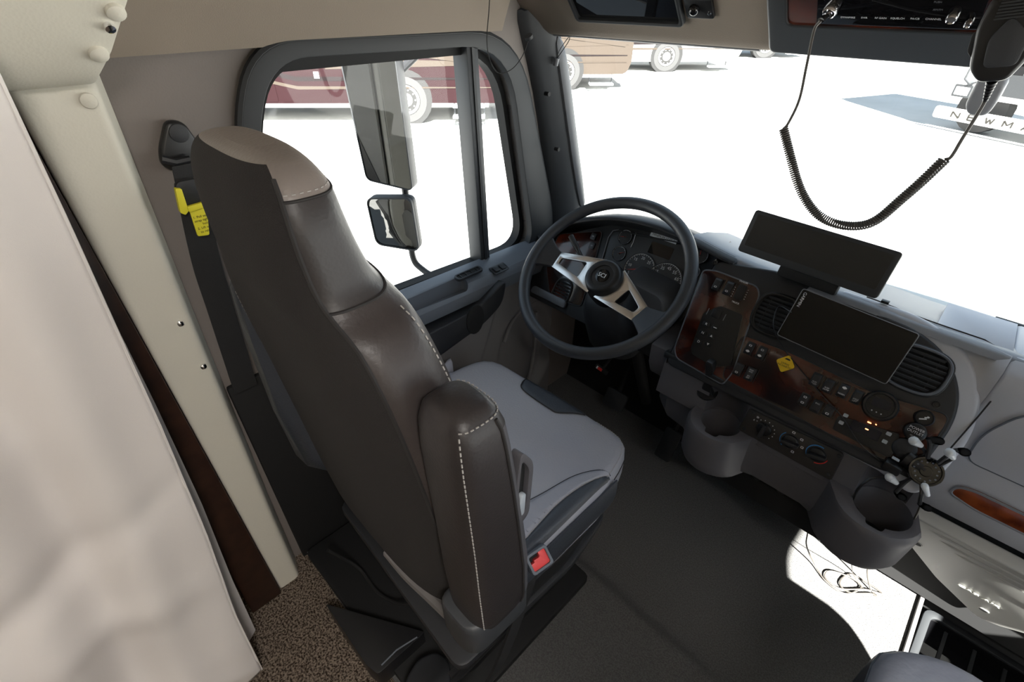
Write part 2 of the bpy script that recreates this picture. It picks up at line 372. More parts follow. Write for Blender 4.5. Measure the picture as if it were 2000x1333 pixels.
# ---- A pillar trim (charcoal with lighter inner face), both sides
for sgn, nm in ((1, 'trim_2'), (-1, 'trim_3')):
    secs = []
    for z, y0, y1, xi in ((1.40, 1.035, 1.135, .045), (1.33, 1.06, 1.165, .045), (1.2, 1.115, 1.215, .045), (1.0, 1.165, 1.27, .05), (.8, 1.205, 1.33, .06), (.55, 1.20, 1.40, .065)):
        secs.append([V((sgn * (XL), y0, z)), V((sgn * (XL + .022), y0 + .002, z)), V((sgn * (XL + xi), y0 + .04, z)), V((sgn * (XL + xi + .02), y1 - .03, z)), V((sgn * (XL + xi + .005), y1, z)), V((sgn * (XL - .06), y1 + .01, z)), V((sgn * (XL - .06), y0, z))])
    o = struct(MB().loft(secs).build(nm, M['pillar'], sub=1))
    if sgn == 1:
        secs = []
        for z, y1, xi in ((1.34, 1.163, .068), (1.2, 1.213, .068), (1.0, 1.268, .073), (.8, 1.328, .083)):
            secs.append([V((XL + xi - .012, y1 - .05, z)), V((XL + xi + .004, y1 - .035, z)), V((XL + xi + .002, y1 - .008, z)), V((XL + xi - .012, y1 + .002, z)), V((XL + xi - .03, y1 - .02, z))])
        MB().loft(secs).build('pillar_face', M['pillarlt'], o, sub=1)
        for px, py in ((1071, 184), (1090, 292)):
            p = W(px, py, y=1.16 if py < 200 else 1.19); 
            p = W(px, py, x=XL + .069)
            MB().cyl(p - V((.012, 0, 0)), p + V((.0035, 0, 0)), .0055, n=14).build('screw_hole', M['matteblack'], o)
# ---- windshield (curved), header, cowl
def ws(a, b):      # a across 0..1, b up 0..1
    x = XL + .04 + a * (2.02); s = x / 1.02; c = 1 - s * s
    yb, yt = 1.30 + .12 * c, 1.155 + .02 * c
    return V((x, yb + (yt - yb) * b, .74 + (1.345 - .74) * b))
w2 = struct(MB().grid(ws, 24, 4).build('window_2', M['glass'], fixn=False))
MB().tube([ws(i / 24, 0) for i in range(25)], .012, 8).build('rubber_seal', M['matteblack'], w2)
MB().tube([ws(0.004, i / 6) for i in range(7)], .006, 8).build('rubber_seal', M['black'], w2)
MB().tube([ws(i / 24, 1) for i in range(25)], .007, 8).build('rubber_seal', M['matteblack'], w2)
# front bulkhead under windshield
struct(MB().prism([(1.30, .74), (1.44, .70), (1.46, -.1), (1.40, -.1), (1.42, .6)], Fr((XL, 0, 0), (0, 1, 0), (0, 0, 1)), 0, 2.1).build('wall_front', M['matteblack']))
# headliner: coves on both sides + roof + sloping front header
hl = MB()
prof = [(XL, 1.352), (XL + .012, 1.38), (XL + .05, 1.46), (XL + .16, 1.60), (XL + .35, 1.68), (0, 1.70)]
prof = prof + [(-x, z) for x, z in prof[-2::-1]]
vv = []; 
for y in (-.02, .98): vv += [V((x, y, z)) for x, z in prof]
n = len(prof); hl.add(vv, [(i, i + 1, n + i + 1, n + i) for i in range(n - 1)])
struct(hl.build('ceiling', M['headliner'], solid=.02, fixn=False))
hd = MB()
hs = [(.80, 1.66), (.96, 1.50), (1.10, 1.345), (1.118, 1.332), (1.16, 1.332), (1.20, 1.40), (1.0, 1.75), (.80, 1.75)]
hd.prism(hs, Fr((XL, 0, 0), (0, 1, 0), (0, 0, 1)), 0, 2.1)
struct(hd.build('trim_4', M['headliner'], bevel=.006))
# dark seam between headliner and side wall, cove end fill
struct(MB().tube([V((XL + .004, y, z)) for y, z in ((.06, 1.356), (.2, 1.359), (.33, 1.357), (.46, 1.355))], .0035, 6).build('trim_5', M['matteblack']))
# header sun strip trim along windshield top
struct(MB().tube([V((x, 1.128, 1.334)) for x in (-.99, -.7, -.45)], .006, 8).build('trim_6', M['pillarlt']))
# ---- right wall and passenger door with its window (mostly outside the frame, it shapes the sunlight)
wr = Fr((XR, 0, 0), (0, 1, 0), (0, 0, 1))
win_r = rpoly([(.16, .742), (.16, 1.22), (.22, 1.365), (.99, 1.355), (1.118, .715)], [.04, .10, .13, .15, .10], 8)
cutr = MB().prism(win_r, wr, -.2, .2)
struct(MB().prism(wallp, wr, 0, .06).build('wall_right', M['wall'], cut=[cutr]))
w3 = struct(MB().ring([(p[0] * 1.02 - .01, 1.03 + (p[1] - 1.03) * 1.06) for p in win_r], win_r, wr, -.02, .02).build('window_3', M['rubber']))
MB().add([wr.at(p[0], p[1], .035) for p in win_r], [tuple(range(len(win_r)))]).build('glass_pane', M['glass'], w3)
MB().prism([(.868, 1.32), (.905, 1.32), (.925, .72), (.888, .72)], wr, -.01, .045).build('divider_bar', M['pillar'], w3)
# ---- passenger step well: dark pit with a framed step plate
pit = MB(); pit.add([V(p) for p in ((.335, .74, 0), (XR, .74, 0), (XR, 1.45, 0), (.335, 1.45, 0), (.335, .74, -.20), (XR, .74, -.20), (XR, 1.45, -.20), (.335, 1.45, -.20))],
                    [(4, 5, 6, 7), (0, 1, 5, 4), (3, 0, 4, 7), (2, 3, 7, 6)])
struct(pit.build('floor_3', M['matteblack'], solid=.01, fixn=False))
# ---- living room behind the cab
lr = MB()
for a in (([(-1.30, -3), (-1.30, -.0), (-1.24, -.0), (-1.24, -3)]), ([(1.24, -3), (1.24, 0), (1.30, 0), (1.30, -3)]), ([(-1.3, -3.05), (1.3, -3.05), (1.3, -3), (-1.3, -3)])):
    pass
struct(MB().prism([(-1.30, -3), (-1.30, .0), (-1.24, .0), (-1.24, -3)], WORLD, 0, 2.05).build('wall_rear_left', M['cream'])).name = 'wall_left_2'
struct(MB().prism([(1.24, -3), (1.24, 0), (1.30, 0), (1.30, -3)], WORLD, 0, 2.05).build('wall_right_2', M['cream']))
struct(MB().prism([(-1.3, -3.05), (1.3, -3.05), (1.3, -3), (-1.3, -3)], WORLD, 0, 2.05).build('wall_back', M['cream']))
struct(MB().prism([(-1.3, -3.05), (1.3, -3.05), (1.3, 0.02), (-1.3, .02)], WORLD, 2.05, 2.1).build('ceiling_2', M['cream']))
struct(MB().prism([(-1.3, 1.66), (1.3, 1.66), (1.3, 2.1), (-1.3, 2.1)], Fr((0, .03, 0), (1, 0, 0), (0, 0, 1)), 0, .03).build('wall_front_2', M['cream']))
for sgn in (-1, 1):
    a = sgn * 1.0; c_ = sgn * 1.3
    struct(MB().prism([(min(a, c_), 0), (max(a, c_), 0), (max(a, c_), 2.05), (min(a, c_), 2.05)], Fr((0, .02, 0), (1, 0, 0), (0, 0, 1)), 0, .04).build('wall_front_3' if sgn < 0 else 'wall_front_4', M['cream']))
# cream padded B-pillar post
t7 = MB().loft([[V((x, y, z)) for x, y in rpoly([(-1.052, .024), (-.985, .024), (-.985, .018 + wy), (-1.052, .038 + wy)], .012, 4)] for z, wy in ((-.0, .062), (.3, .068), (.9, .088), (1.2, .100), (1.335, .105))])
t7 = struct(t7.build('trim_7', M['cream']))
for px, py in ((173, 197), (397, 716), (352, 632)):
    p = W(px, py, x=-.983); rad = .011 if py < 300 else .006
    c = MB().lathe([(rad, 0), (rad * .9, .003), (rad * .5, .0045), (0, .005)], Fr(p, (0, 1, 0), (0, 0, 1)), 16).build('button_cover' if py < 300 else 'screw', M['cream'] if py < 300 else M['chrome'], t7)
# cream padded overhead arch
def arch_sec(y):
    return [V((x, y, z)) for x, z in rpoly([(-1.052, 1.322), (-.962, 1.318), (-.93, 1.345), (-.80, 1.50), (-.72, 1.66), (-.72, 1.9), (-1.052, 1.9)], [.005, .02, .02, .05, .05, 0, 0], 4)]
t8 = struct(MB().loft([arch_sec(-.06), arch_sec(.10), [p + V((0, .12, 0)) + V((0, .085 * min(max((p.z - 1.32) / .12, 0), 1), 0)) for p in arch_sec(0)]]).build('trim_8', M['cream'], bevel=.004))
for px, py, kind in ((236, 24, 0), (223, 52, 1), (203, 106, 0)):
    af = Fr((-.93, 0, 1.345), (0, 1, 0), (.13, 0, .155)); ab = af.pix(px - 10, py, .002)
    f_ = af.sub(ab[0], ab[1], .003)
    if kind: MB().lathe([(.006, -.004), (.006, .004), (.002, .005)], f_, 10).build('screw', M['chrome'], t8)
    else: MB().lathe([(.012, -.006), (.011, .002), (.006, .0045), (0, .005)], f_, 16).build('button_cover', M['cream'], t8)
# dark brown wooden jamb
t9 = MB().loft([[V((x, y, z)) for x, y in ((-1.0, -.06), (-.972, -.06 + e), (-.972, .022), (-1.0, .022))] for z, e in ((-.0, 0), (1.6, .035))])
struct(t9.build('trim_9', M['brown'], bevel=.002))

# ================================================================== DRIVER SEAT
seat = thing('driver_seat', 'high-backed driver seat in dark brown leather with light grey cushion beside the left door', 'seat')
def sring(z, xc, hw, yb, yf, n=64, ex=3.4, lean=0):
    yc, hd_ = (yb + yf) / 2, (yf - yb) / 2; o = []
    for i in range(n):
        a = 2 * pi * i / n; c, s_ = cos(a), sin(a)
        o.append(V((xc + hw * math.copysign(abs(c) ** (2 / ex), c), yc + hd_ * math.copysign(abs(s_) ** (2 / ex), s_), z)))
    return o
SC = -.63
BS0 = [(.50, .255, .200, .395), (.60, .262, .190, .390), (.75, .262, .178, .362), (.90, .258, .165, .330), (.99, .250, .155, .305), (1.04, .238, .150, .292), (1.08, .212, .147, .280), (1.115, .178, .144, .266), (1.15, .160, .142, .250), (1.20, .153, .141, .238), (1.25, .148, .142, .230), (1.285, .138, .146, .226), (1.305, .122, .152, .218), (1.318, .095, .162, .208), (1.323, .055, .175, .198)]
BS = []
for z_, hw_, yb_, yf_ in BS0:
    zz_ = z_ - .030 * min(max((z_ - 1.15) / .12, 0), 1) + (.020 * max(0, 1 - abs(z_ - 1.08) / .07))
    BS.append((zz_, hw_, yb_, yf_ + (.015 if z_ > 1.1 else .012 if z_ > .9 else 0)))
def bsec(z):
    for a, b in zip(BS, BS[1:]):
        if a[0] <= z <= b[0]:
            t = (z - a[0]) / (b[0] - a[0]); return tuple(a[k] * (1 - t) + b[k] * t for k in range(4))
    return BS[-1] if z > 1 else BS[0]
# smooth the profile with a spline
sp = spline([V((b[0], b[1], b[2])) for b in BS], 4); sp2 = spline([V((b[0], b[3], 0)) for b in BS], 4)
rings = [sring(p.x, SC, p.y, p.z, q.y, ex=(3.2 if p.x < 1.25 else 3.2 - .6 * (p.x - 1.25) / .07)) for p, q in zip(sp, sp2)]
N = 64
def seat_region(name, mt, test, label=None):
    mb = MB(); vs = [p for r in rings for p in r]; fs = []
    for k in range(len(rings) - 1):
        zc = (rings[k][0].z + rings[k+1][0].z) / 2
        for i in range(N):
            if test((i + .5) / N * 360, zc): j = (i + 1) % N; fs.append((k*N+i, k*N+j, (k+1)*N+j, (k+1)*N+i))
    used = sorted({i for f in fs for i in f}); mp = {a: b for b, a in enumerate(used)}
    mb.add([vs[i] for i in used], [tuple(mp[i] for i in f) for f in fs])
    if name == 'headrest_cap': mb.add(rings[-1], [tuple(range(N))])
    o = mb.build(name, mt, seat, fixn=False, ang=80)
    if label: lab(o, label)
    return o
# angle 0 = right side (+x), 90 = front (+y), 270 = back (-y)
BK0, BK1 = 180, 338
isback = lambda a: BK0 <= a <= BK1
seat_region('back_cover', M['fabric'], lambda a, z: isback(a) and z < 1.284, 'dark fuzzy fabric back of the seat')
seat_region('headrest_cap', M['cap'], lambda a, z: (z >= 1.256 and not isback(a)) or z >= 1.284, 'taupe leather top of the headrest, window light in its colour')
seat_region('headrest', M['leather'], lambda a, z: not isback(a) and 1.135 <= z < 1.256)
seat_region('backrest', M['leather2'], lambda a, z: not isback(a) and z < 1.135, 'umber leather backrest bolsters')
MB().add(rings[0], [tuple(range(N))]).build('backrest_underside', M['matteblack'], seat)
def ringpt(ang, z, off=.0):
    k = min(range(len(rings)), key=lambda q: abs(rings[q][0].z - z)); k = min(k, len(rings) - 2)
    while rings[k][0].z > z and k > 0: k -= 1
    t = (z - rings[k][0].z) / (rings[k+1][0].z - rings[k][0].z); i = ang / 360 * N; i0 = int(i) % N; i1 = (i0 + 1) % N; s_ = i - int(i)
    p = rings[k][i0].lerp(rings[k][i1], s_).lerp(rings[k+1][i0].lerp(rings[k+1][i1], s_), t)
    c = V((SC, (BS[3][2] + BS[3][3]) / 2, p.z)); return p + (p - c).normalized() * off
sm = MB(); sm.tube([ringpt(BK1, .52 + .755 * i / 60, .0005) for i in range(61)], .0028, 6)
sm.tube([ringpt((338 + a) % 360, 1.256, .0003) for a in range(0, 200, 5)], .0018, 6)
sm.tube([ringpt((338 + a) % 360, 1.135, .0003) for a in range(0, 200, 5)], .0022, 6)
sm.build('piping', M['seam'], seat)
st = MB()
def dashes(path, r=.0009, on=.006, gap=.0035):
    st = MB()
    P = [V(p) for p in path]; L = [0]
    for i in range(1, len(P)): L.append(L[-1] + (P[i] - P[i-1]).length)
    def at(d):
        for i in range(1, len(P)):
            if L[i] >= d: return P[i-1].lerp(P[i], (d - L[i-1]) / max(L[i] - L[i-1], 1e-9))
        return P[-1]
    d = 0
    while d + on < L[-1]: st.tube([at(d), at(d + on / 2), at(d + on)], r, 4); d += on + gap
    st.build('stitching', M['stitch'], seat)['kind'] = 'stuff'
dashes([ringpt(25, .55 + .57 * i / 40, .001) for i in range(41)], .0012)
dashes([ringpt(232, .55 + .48 * i / 40, .001) for i in range(41)], .0006)
dashes([ringpt((342 + a) % 360, 1.262, .0008) for a in range(0, 90, 4)], .0007, .004, .004)
# left shoulder wing seen behind the backrest
lw = MB().loft([[V((x, y, z)) for x, y in ((-.90, .17), (-.86, .15), (-.80, .16), (-.80, .30), (-.90, .32))] for z in (.45, 1.0)] + [[V((x, y, 1.055)) for x, y in ((-.89, .18), (-.86, .17), (-.82, .18), (-.82, .28), (-.89, .29))]])
lw.build('side_bolster', M['navy'], seat, sub=1)
# ---- cushion
CX0, CX1, CY0, CY1 = -.895, -.345, .31, .795
def cush_h(x, y):
    u = (x - SC) / .27; f = (y - CY0) / (CY1 - CY0)
    z = .527 + .022 * abs(u) ** 3.5 * (1 if f < .75 else 1 - (f - .75) * 2.4) - .008 * math.exp(-((u) ** 2 + (f - .5) ** 2) * 4) - .02 * max(0, f - .8) ** 1.3 * 2
    return z
cout = rpoly([(CX0, CY0), (CX1, CY0), (CX1 + .004, .66), (-.385, CY1 - .005), (-.60, CY1 + .004), (-.88, CY1 - .02), (CX0, .64)], [.03, .03, .06, .05, .05, .06, .08], 8)
cout = resamp(cout, 72)
ctr = V((SC, .55))
def cring(s, z=None, dz=0): 
    o = []
    for p in cout:
        x, y = ctr.x + (p[0] - ctr.x) * s, ctr.y + (p[1] - ctr.y) * s
        o.append(V((x, y, (cush_h(x, y) + dz) if z is None else z)))
    return o
rg = [cring(s) for s in (.02, .15, .3, .45, .6, .7, .8, .87, .92)] + [cring(.955, dz=-.003), cring(.98, dz=-.010), cring(.995, dz=-.022), cring(1.0, dz=-.04), cring(1.0, z=.45), cring(.985, z=.41)]
MB().loft(rg).build('cushion', M['ltgrey'], seat, ang=80, fixn=True)
def surf(x, y, off):
    # height on the cushion including edge roll-off
    best = 0; 
    for i in range(72):
        a, b = V(cout[i]) - ctr, V(cout[(i+1) % 72]) - ctr; p = V((x, y)) - ctr
        den = a.x * b.y - a.y * b.x
        if abs(den) < 1e-12: continue
        s_ = (p.x * b.y - p.y * b.x) / den; t = (a.x * p.y - a.y * p.x) / den
        if s_ >= -1e-9 and t >= -1e-9: best = s_ + t; break
    e = best; dz = 0
    pts = [(0, 0), (.92, 0), (.955, -.003), (.98, -.010), (.995, -.022), (1.0, -.04), (1.05, -.12)]
    for (a, da), (b, db) in zip(pts, pts[1:]):
        if a <= e <= b: dz = da + (db - da) * (e - a) / (b - a)
    return V((x, y, cush_h(x, y) + dz + off))
def patch(name, A, B, mt, off=.003, nu=30, nv=10, label=None):
    A = spline([V((*a, 0)) for a in A], 10); B = spline([V((*b, 0)) for b in B], 10)
    def ev(P, t): k = t * (len(P) - 1); i = min(int(k), len(P) - 2); return P[i].lerp(P[i+1], k - i)
    def fn(a, b):
        p = ev(A, a).lerp(ev(B, a), b); e = min(b, 1 - b, a * 3, (1 - a) * 3) * 8
        return surf(p.x, p.y, off * min(1, max(e, 0)) + .0008)
    o = MB().grid(fn, nu, nv).build(name, mt, seat, fixn=False, ang=80)
    if label: lab(o, label)
    return A, B
A1 = [(-.452, .33), (-.443, .445), (-.427, .514), (-.408, .595), (-.378, .642), (-.350, .655)]
B1 = [(-.372, .33), (-.371, .383), (-.378, .454), (-.382, .51), (-.375, .579), (-.350, .650)]
C1 = [(-.346, .33), (-.3455, .40), (-.3455, .454), (-.3455, .51), (-.3455, .58), (-.3455, .652)]
patch('cushion_bolster', A1, B1, M['ltgrey2'], .006, label='pleated light grey bolster beside the dark edge')
patch('cushion_edge_panel', B1, C1, M['navy'], .004, label='dark blue-grey leather edge of the cushion')
# mirrored bolster on the door side
mir = lambda P: [(2 * SC - x - .012, y) for x, y in P]
patch('cushion_bolster', mir(A1), mir(B1), M['ltgrey2'], .006)
# dark outer side skirt below the edge panel
sk = MB()
sk.grid(lambda a, b: V((CX1 + .0035 + .004 * sin(b * pi) - .012 * b * b, .33 + a * .34, .520 - b * .115)), 20, 6)
lab(sk.build('side_skirt', M['navy'], seat, fixn=False, solid=.004, ang=80), 'dark leather side of the cushion')
# dark front flap
fA = [(-.730, .785), (-.726, .755), (-.700, .733), (-.60, .730), (-.575, .735), (-.545, .762), (-.520, .780)]
fB = [(-.720, .796), (-.70, .797), (-.66, .798), (-.60, .798), (-.575, .798), (-.55, .797), (-.525, .796)]
patch('front_flap', fA, fB, M['navy'], .003, label='dark blue-grey flap on the front of the cushion')
dashes([surf(p[0], p[1], .004) for p in [(x, y) for x, y in [(q.x, q.y) for q in spline([V((*a, 0)) for a in B1], 8)]]], .0007, .004, .003)
dashes([V((CX1 + .0045, .33 + .33 * i / 20, .508)) for i in range(21)], .0009)
dashes([surf(ctr.x + (p[0] - ctr.x) * .975, ctr.y + (p[1] - ctr.y) * .975, .0012) for p in cout if p[0] > -.50 and p[1] > .62], .0008, .004, .003)
# ridge seam around the front/right edge
sq = MB().tube([surf(q.x, q.y, .0012) for q in spline([V((*a, 0)) for a in A1], 6)], .0012, 5)
sq.tube([surf(q.x, q.y, .003) for q in spline([V((*a, 0)) for a in fA], 6)], .0016, 5)
sq.tube([surf(q[0], q[1], .000) for q in [p for p in cout if p[1] > .66]][:], .0018, 5)
sq.build('piping', M['seam'], seat)
# short wrinkles on the bolster next to the seam
wk = MB()
for i in range(16):
    t = .08 + .8 * i / 16 + random.uniform(-.015, .015); k = int(t * 30)
    b = spline([V((*a, 0)) for a in B1], 6)[min(int(t * 30), 29)]
    L = random.uniform(.012, .03)
    wk.tube([surf(b.x - .004 - L * s_, b.y - .3 * L * s_ + .002 * sin(s_ * 5 + i), .0062) for s_ in (0, .33, .66, 1)], [.0014, .0012, .0008, .0003], 5)
lab(wk.build('pleats', M['ltgrey2'], seat), 'small pleats in the light grey leather')
# ---- base
bs = MB().prism(rpoly([(-.86, .24), (-.355, .24), (-.345, .52), (-.372, .66), (-.42, .72), (-.86, .74)], .03, 5), WORLD, .345, .415)
bs.build('seat_pan', M['black'], seat, bevel=.01, seg=3)
MB().prism(rpoly([(-.87, .22), (-.350, .20), (-.338, .53), (-.362, .69), (-.41, .74), (-.86, .76)], .03, 5), WORLD, .318, .342).build('pan_rim', M['fascia'], seat, bevel=.006)
bl = MB()
for k in range(6):
    z0 = .05 + k * .045; e = .012 if k % 2 else 0
    bl.prism(rpoly([(-.82 + e, .26 + e), (-.42 - e, .26 + e), (-.42 - e, .66 - e), (-.82 + e, .66 - e)], .03, 4), WORLD, z0, z0 + .046)
bl.build('suspension_bellows', M['matteblack'], seat, bevel=.006)
MB().prism(rpoly([(-1.02, .125), (-.50, .14), (-.37, .17), (-.37, .68), (-1.02, .68)], .02, 4), WORLD, .026, .050).build('base_plate', M['matteblack'], seat, bevel=.004)
MB().box((-.372, .36, .30), (.012, .34, .012)).build('slide_rail', M['black'], seat)
MB().box((-.368, .33, .27), (.012, .40, .010)).build('slide_rail', M['black'], seat)
# grey lower bracket arm and pivot shell
ba = MB().tube(spline([W(760, 1075, z=.40), W(800, 1120, z=.40), W(850, 1165, z=.42), W(905, 1215, z=.44)]), [.016 + .004 * (i / 24) for i in range(25)], 10)
ba.build('recline_bar', M['door'], seat)
pv = MB().loft([[V((x, y, z)) for x, y in rpoly([(-.385 - e, .195), (-.288 + e, .195), (-.284 + e, .33), (-.385 - e, .34)], .03, 5)] for z, e in ((.505, -.02), (.52, 0), (.585, 0), (.60, -.006))])
lab(pv.build('armrest_pivot', M['pillar'], seat, bevel=.006), 'grey plastic pivot shell below the armrest')
# ---- folded-up armrest
AR0 = [(.562, -.334, .030, .226, .300), (.575, -.334, .041, .214, .318), (.60, -.334, .045, .210, .326), (.70, -.335, .047, .206, .322), (.82, -.336, .047, .205, .308), (.92, -.337, .047, .203, .296), (1.0, -.338, .046, .202, .286), (1.04, -.339, .043, .204, .280), (1.062, -.340, .036, .210, .272), (1.073, -.340, .024, .220, .262)]
AR = [(z - .022 * min(max((z - .8) / .2, 0), 1), x + .004, hw + .005, yb, yf + .006) for z, x, hw, yb, yf in AR0]
aring = [sring(z, x, hw, yb, yf, 40, 3.6) for z, x, hw, yb, yf in AR]
def areg(name, mt, test, top=False, bot=False):
    vs = [p for r in aring for p in r]; fs = []
    for k in range(len(aring) - 1):
        zc = (aring[k][0].z + aring[k+1][0].z) / 2
        for i in range(40):
            if test((i + .5) * 9, zc): j = (i + 1) % 40; fs.append((k*40+i, k*40+j, (k+1)*40+j, (k+1)*40+i))
    if top: fs.append(tuple(range(40 * (len(aring) - 1), 40 * len(aring))))
    if bot: fs.append(tuple(range(39, -1, -1)))
    used = sorted({i for f in fs for i in f}); mp = {a: b for b, a in enumerate(used)}
    return MB().add([vs[i] for i in used], [tuple(mp[i] for i in f) for f in fs]).build(name, mt, seat, fixn=False, ang=80)
areg('armrest', M['leather'], lambda a, z: not (18 < a < 162 and z < 1.01), top=True, bot=True)
fi = areg('armrest_inner_shell', M['grey'], lambda a, z: 18 < a < 162 and z < 1.01)
lab(fi, 'grey plastic inner face of the folded armrest')
def arp(ang, z, off):
    for a, b in zip(aring, aring[1:]):
        if a[0].z <= z <= b[0].z:
            t = (z - a[0].z) / (b[0].z - a[0].z); i = int(ang / 9) % 40; p = a[i].lerp(b[i], t); c = V((-.336, .26, z)); return p + (p - c).normalized() * off
    return aring[-1][int(ang / 9) % 40]
dashes([arp(315, .58 + .455 * i / 40, .001) for i in range(41)], .0010, .005, .0035)
MB().tube([arp(18, .58 + .455 * i / 30, .0012) for i in range(31)], .0022, 6).build('piping', M['seam'], seat)
dashes([arp(315 + 9 * k, 1.040, .0015) for k in range(0, 4)] + [arp(9 * k, 1.040, .0015) for k in range(0, 18)], .0009, .004, .003)
# recess with release lever on the inner shell
f_ = Fr((-.300, .305, .88), (-.1, 1, 0), (0, -.12, 1))
lv_ = MB().ring(rpoly([(-.030, -.075), (.012, -.08), (.022, .03), (-.006, .075)], .018, 5), rpoly([(-.018, -.060), (.004, -.064), (.012, .025), (-.004, .055)], .012, 5), f_, -.004, .012)
lv_.build('handle_bezel', M['grey'], seat, bevel=.003)
MB().prism(rpoly([(-.018, -.060), (.004, -.064), (.012, .025), (-.004, .055)], .012, 5), f_, -.004, .004).build('handle_recess', M['matteblack'], seat)
MB().prism(rpoly([(-.014, -.062), (.002, -.064), (.006, -.020), (-.006, -.018)], .006, 4), f_, .004, .012).build('release_lever', M['btn'], seat, bevel=.002)
# buckle on the inboard side
bk = thing('seat_belt_buckle', 'seat belt buckle with red release button beside the grey cushion', 'buckle')
bfr = Fr(W(1053, 1094, x=-.328), (.2, 1, .1), (-.7, .1, .7))
MB().ring(rrect(.048, .040, .006, 4), rrect(.037, .029, .004, 4), bfr, -.02, .004).build('buckle_frame', M['doortop'], bk, bevel=.0015)
MB().prism(rpoly([(-.019, -.015), (.019, -.015), (.019, .015), (.004, .015), (.004, .004), (-.010, .004), (-.010, .0), (-.019, .0)], .003, 3), bfr, -.015, .0).build('release_button', M['red'], bk, bevel=.001)
MB().prism(rrect(.038, .030, .004, 4), bfr, -.02, -.012).build('latch_slot', M['matteblack'], bk)
sb = MB().prism(rrect(.044, .036, .004), bfr, -.03, -.019).build('buckle_body', M['black'], bk)
stp = MB()
pth = spline([bfr.at(0, -.01, -.028), V((-.335, .36, .40)), V((-.315, .27, .30)), V((-.33, .20, .22)), V((-.36, .17, .10))], 8)
stp.loft([[p + V((-.004, .02, 0)), p + V((.002, .02, .004)), p + V((.002, -.02, .004)), p + V((-.004, -.02, 0))] for p in pth])
stp.build('webbing', M['web'], bk)
tag(MB().loft([[V((x, y, z)) for x, y in rpoly([(-.37 + e, .10 + e), (-.29 - e, .10 + e), (-.29 - e, .19), (-.37 + e, .19)], .012, 4)] for z, e in ((.03, 0), (.10, .004), (.135, .012))]).build('belt_boot', M['matteblack'], None, bevel=.005), 'black rubber boot at the foot of the driver seat belt strap', 'boot')
# clutter behind the seat
kb = thing('floor_box', 'low black box on the floor behind the driver seat, beside the tan carpet', 'box')
bp = [tuple(W(px, py, z=.10).xy) for px, py in ((636, 1180), (830, 1235), (738, 1318), (716, 1300))]
MB().prism(rpoly([bp[0], bp[1], bp[2], bp[3]], .008), WORLD, .027, .10).build('case', M['black'], kb, bevel=.006, seg=3)
MB().tube([W(745, 1300, z=.101), W(775, 1270, z=.101), W(815, 1245, z=.101)], .002, 6).build('lid_edge', M['doortop'], kb)
tag(MB().prism(rpoly([tuple(W(px, py, z=.10).xy) for px, py in ((800, 1400), (790, 1330), (815, 1288), (850, 1272), (878, 1290), (885, 1400))], .015, 5), WORLD, .03, .10).build('footrest_pad', M['fascia'], None, bevel=.006, seg=3), 'dark grey padded footrest at the bottom edge behind the driver seat', 'footrest')
hz = MB().tube(spline([W(640, 1075, z=.2), W(700, 1110, z=.1), W(740, 1160, z=.09), W(790, 1180, z=.12), W(840, 1150, z=.25)]), .0045, 8)
tag(hz.build('air_hose', M['matteblack']), 'thin black air hose looping behind the driver seat base', 'hose')
# ---- passenger seat (front corner is in view)
ps = thing('passenger_seat', 'grey passenger seat whose cushion corner shows at the bottom right', 'seat')
PC = .455
pout = resamp(rpoly([(PC - .27, .28), (PC + .27, .28), (PC + .27, .66), (PC + .16, .765), (PC - .20, .760), (PC - .275, .71)], .035, 6), 64)
def pr_(s, z): return [V((PC + (x - PC) * s, .52 + (y - .52) * s, z)) for x, y in pout]
MB().loft([pr_(.3, .55), pr_(.7, .55), pr_(.9, .545), pr_(.96, .535), pr_(.99, .515), pr_(1, .49), pr_(.99, .44), pr_(.96, .41)]).build('cushion', M['ltgrey2'], ps, ang=80)
MB().loft([pr_(1.004, .505), pr_(1.008, .485), pr_(1.004, .43), pr_(.97, .40)]).build('side_skirt', M['navy'], ps, ang=80)
MB().prism(circ(.05, 24, 0, 0, .03), Fr((PC - .235, .60, .538), (1, .3, 0), (-.3, 1, 0)), 0, .006).build('cushion_edge_panel', M['navy'], ps, bevel=.002)
MB().prism([(PC - .22, .26), (PC + .22, .26), (PC + .22, .70), (PC - .22, .70)], WORLD, .02, .40).build('base', M['matteblack'], ps)
MB().loft([[V((x, y, z)) for x, y in rpoly([(PC - hw, yb), (PC + hw, yb), (PC + hw, yf), (PC - hw, yf)], .05, 4)] for z, hw, yb, yf in ((.5, .25, .05, .26), (1.0, .24, .0, .16), (1.1, .16, .0, .12), (1.32, .13, .0, .09))]).build('backrest', M['leather'], ps, bevel=.01)

# ================================================================== DASHBOARD
dash = thing('dashboard', 'grey and black truck dashboard with burl wood panels across the front of the cab', 'dashboard')
sl = V((0, .537, .844))
PC_ = Fr((-.15, .95, .68), (1, 0, 0), sl)        # centre fascia plane
PL_ = Fr((-.65, 1.08, .68), (1, 0, 0), sl)       # instrument plane, set deeper
def fpix(fr, pts, c=0): return [fr.pix(x, y, c) for x, y in pts]
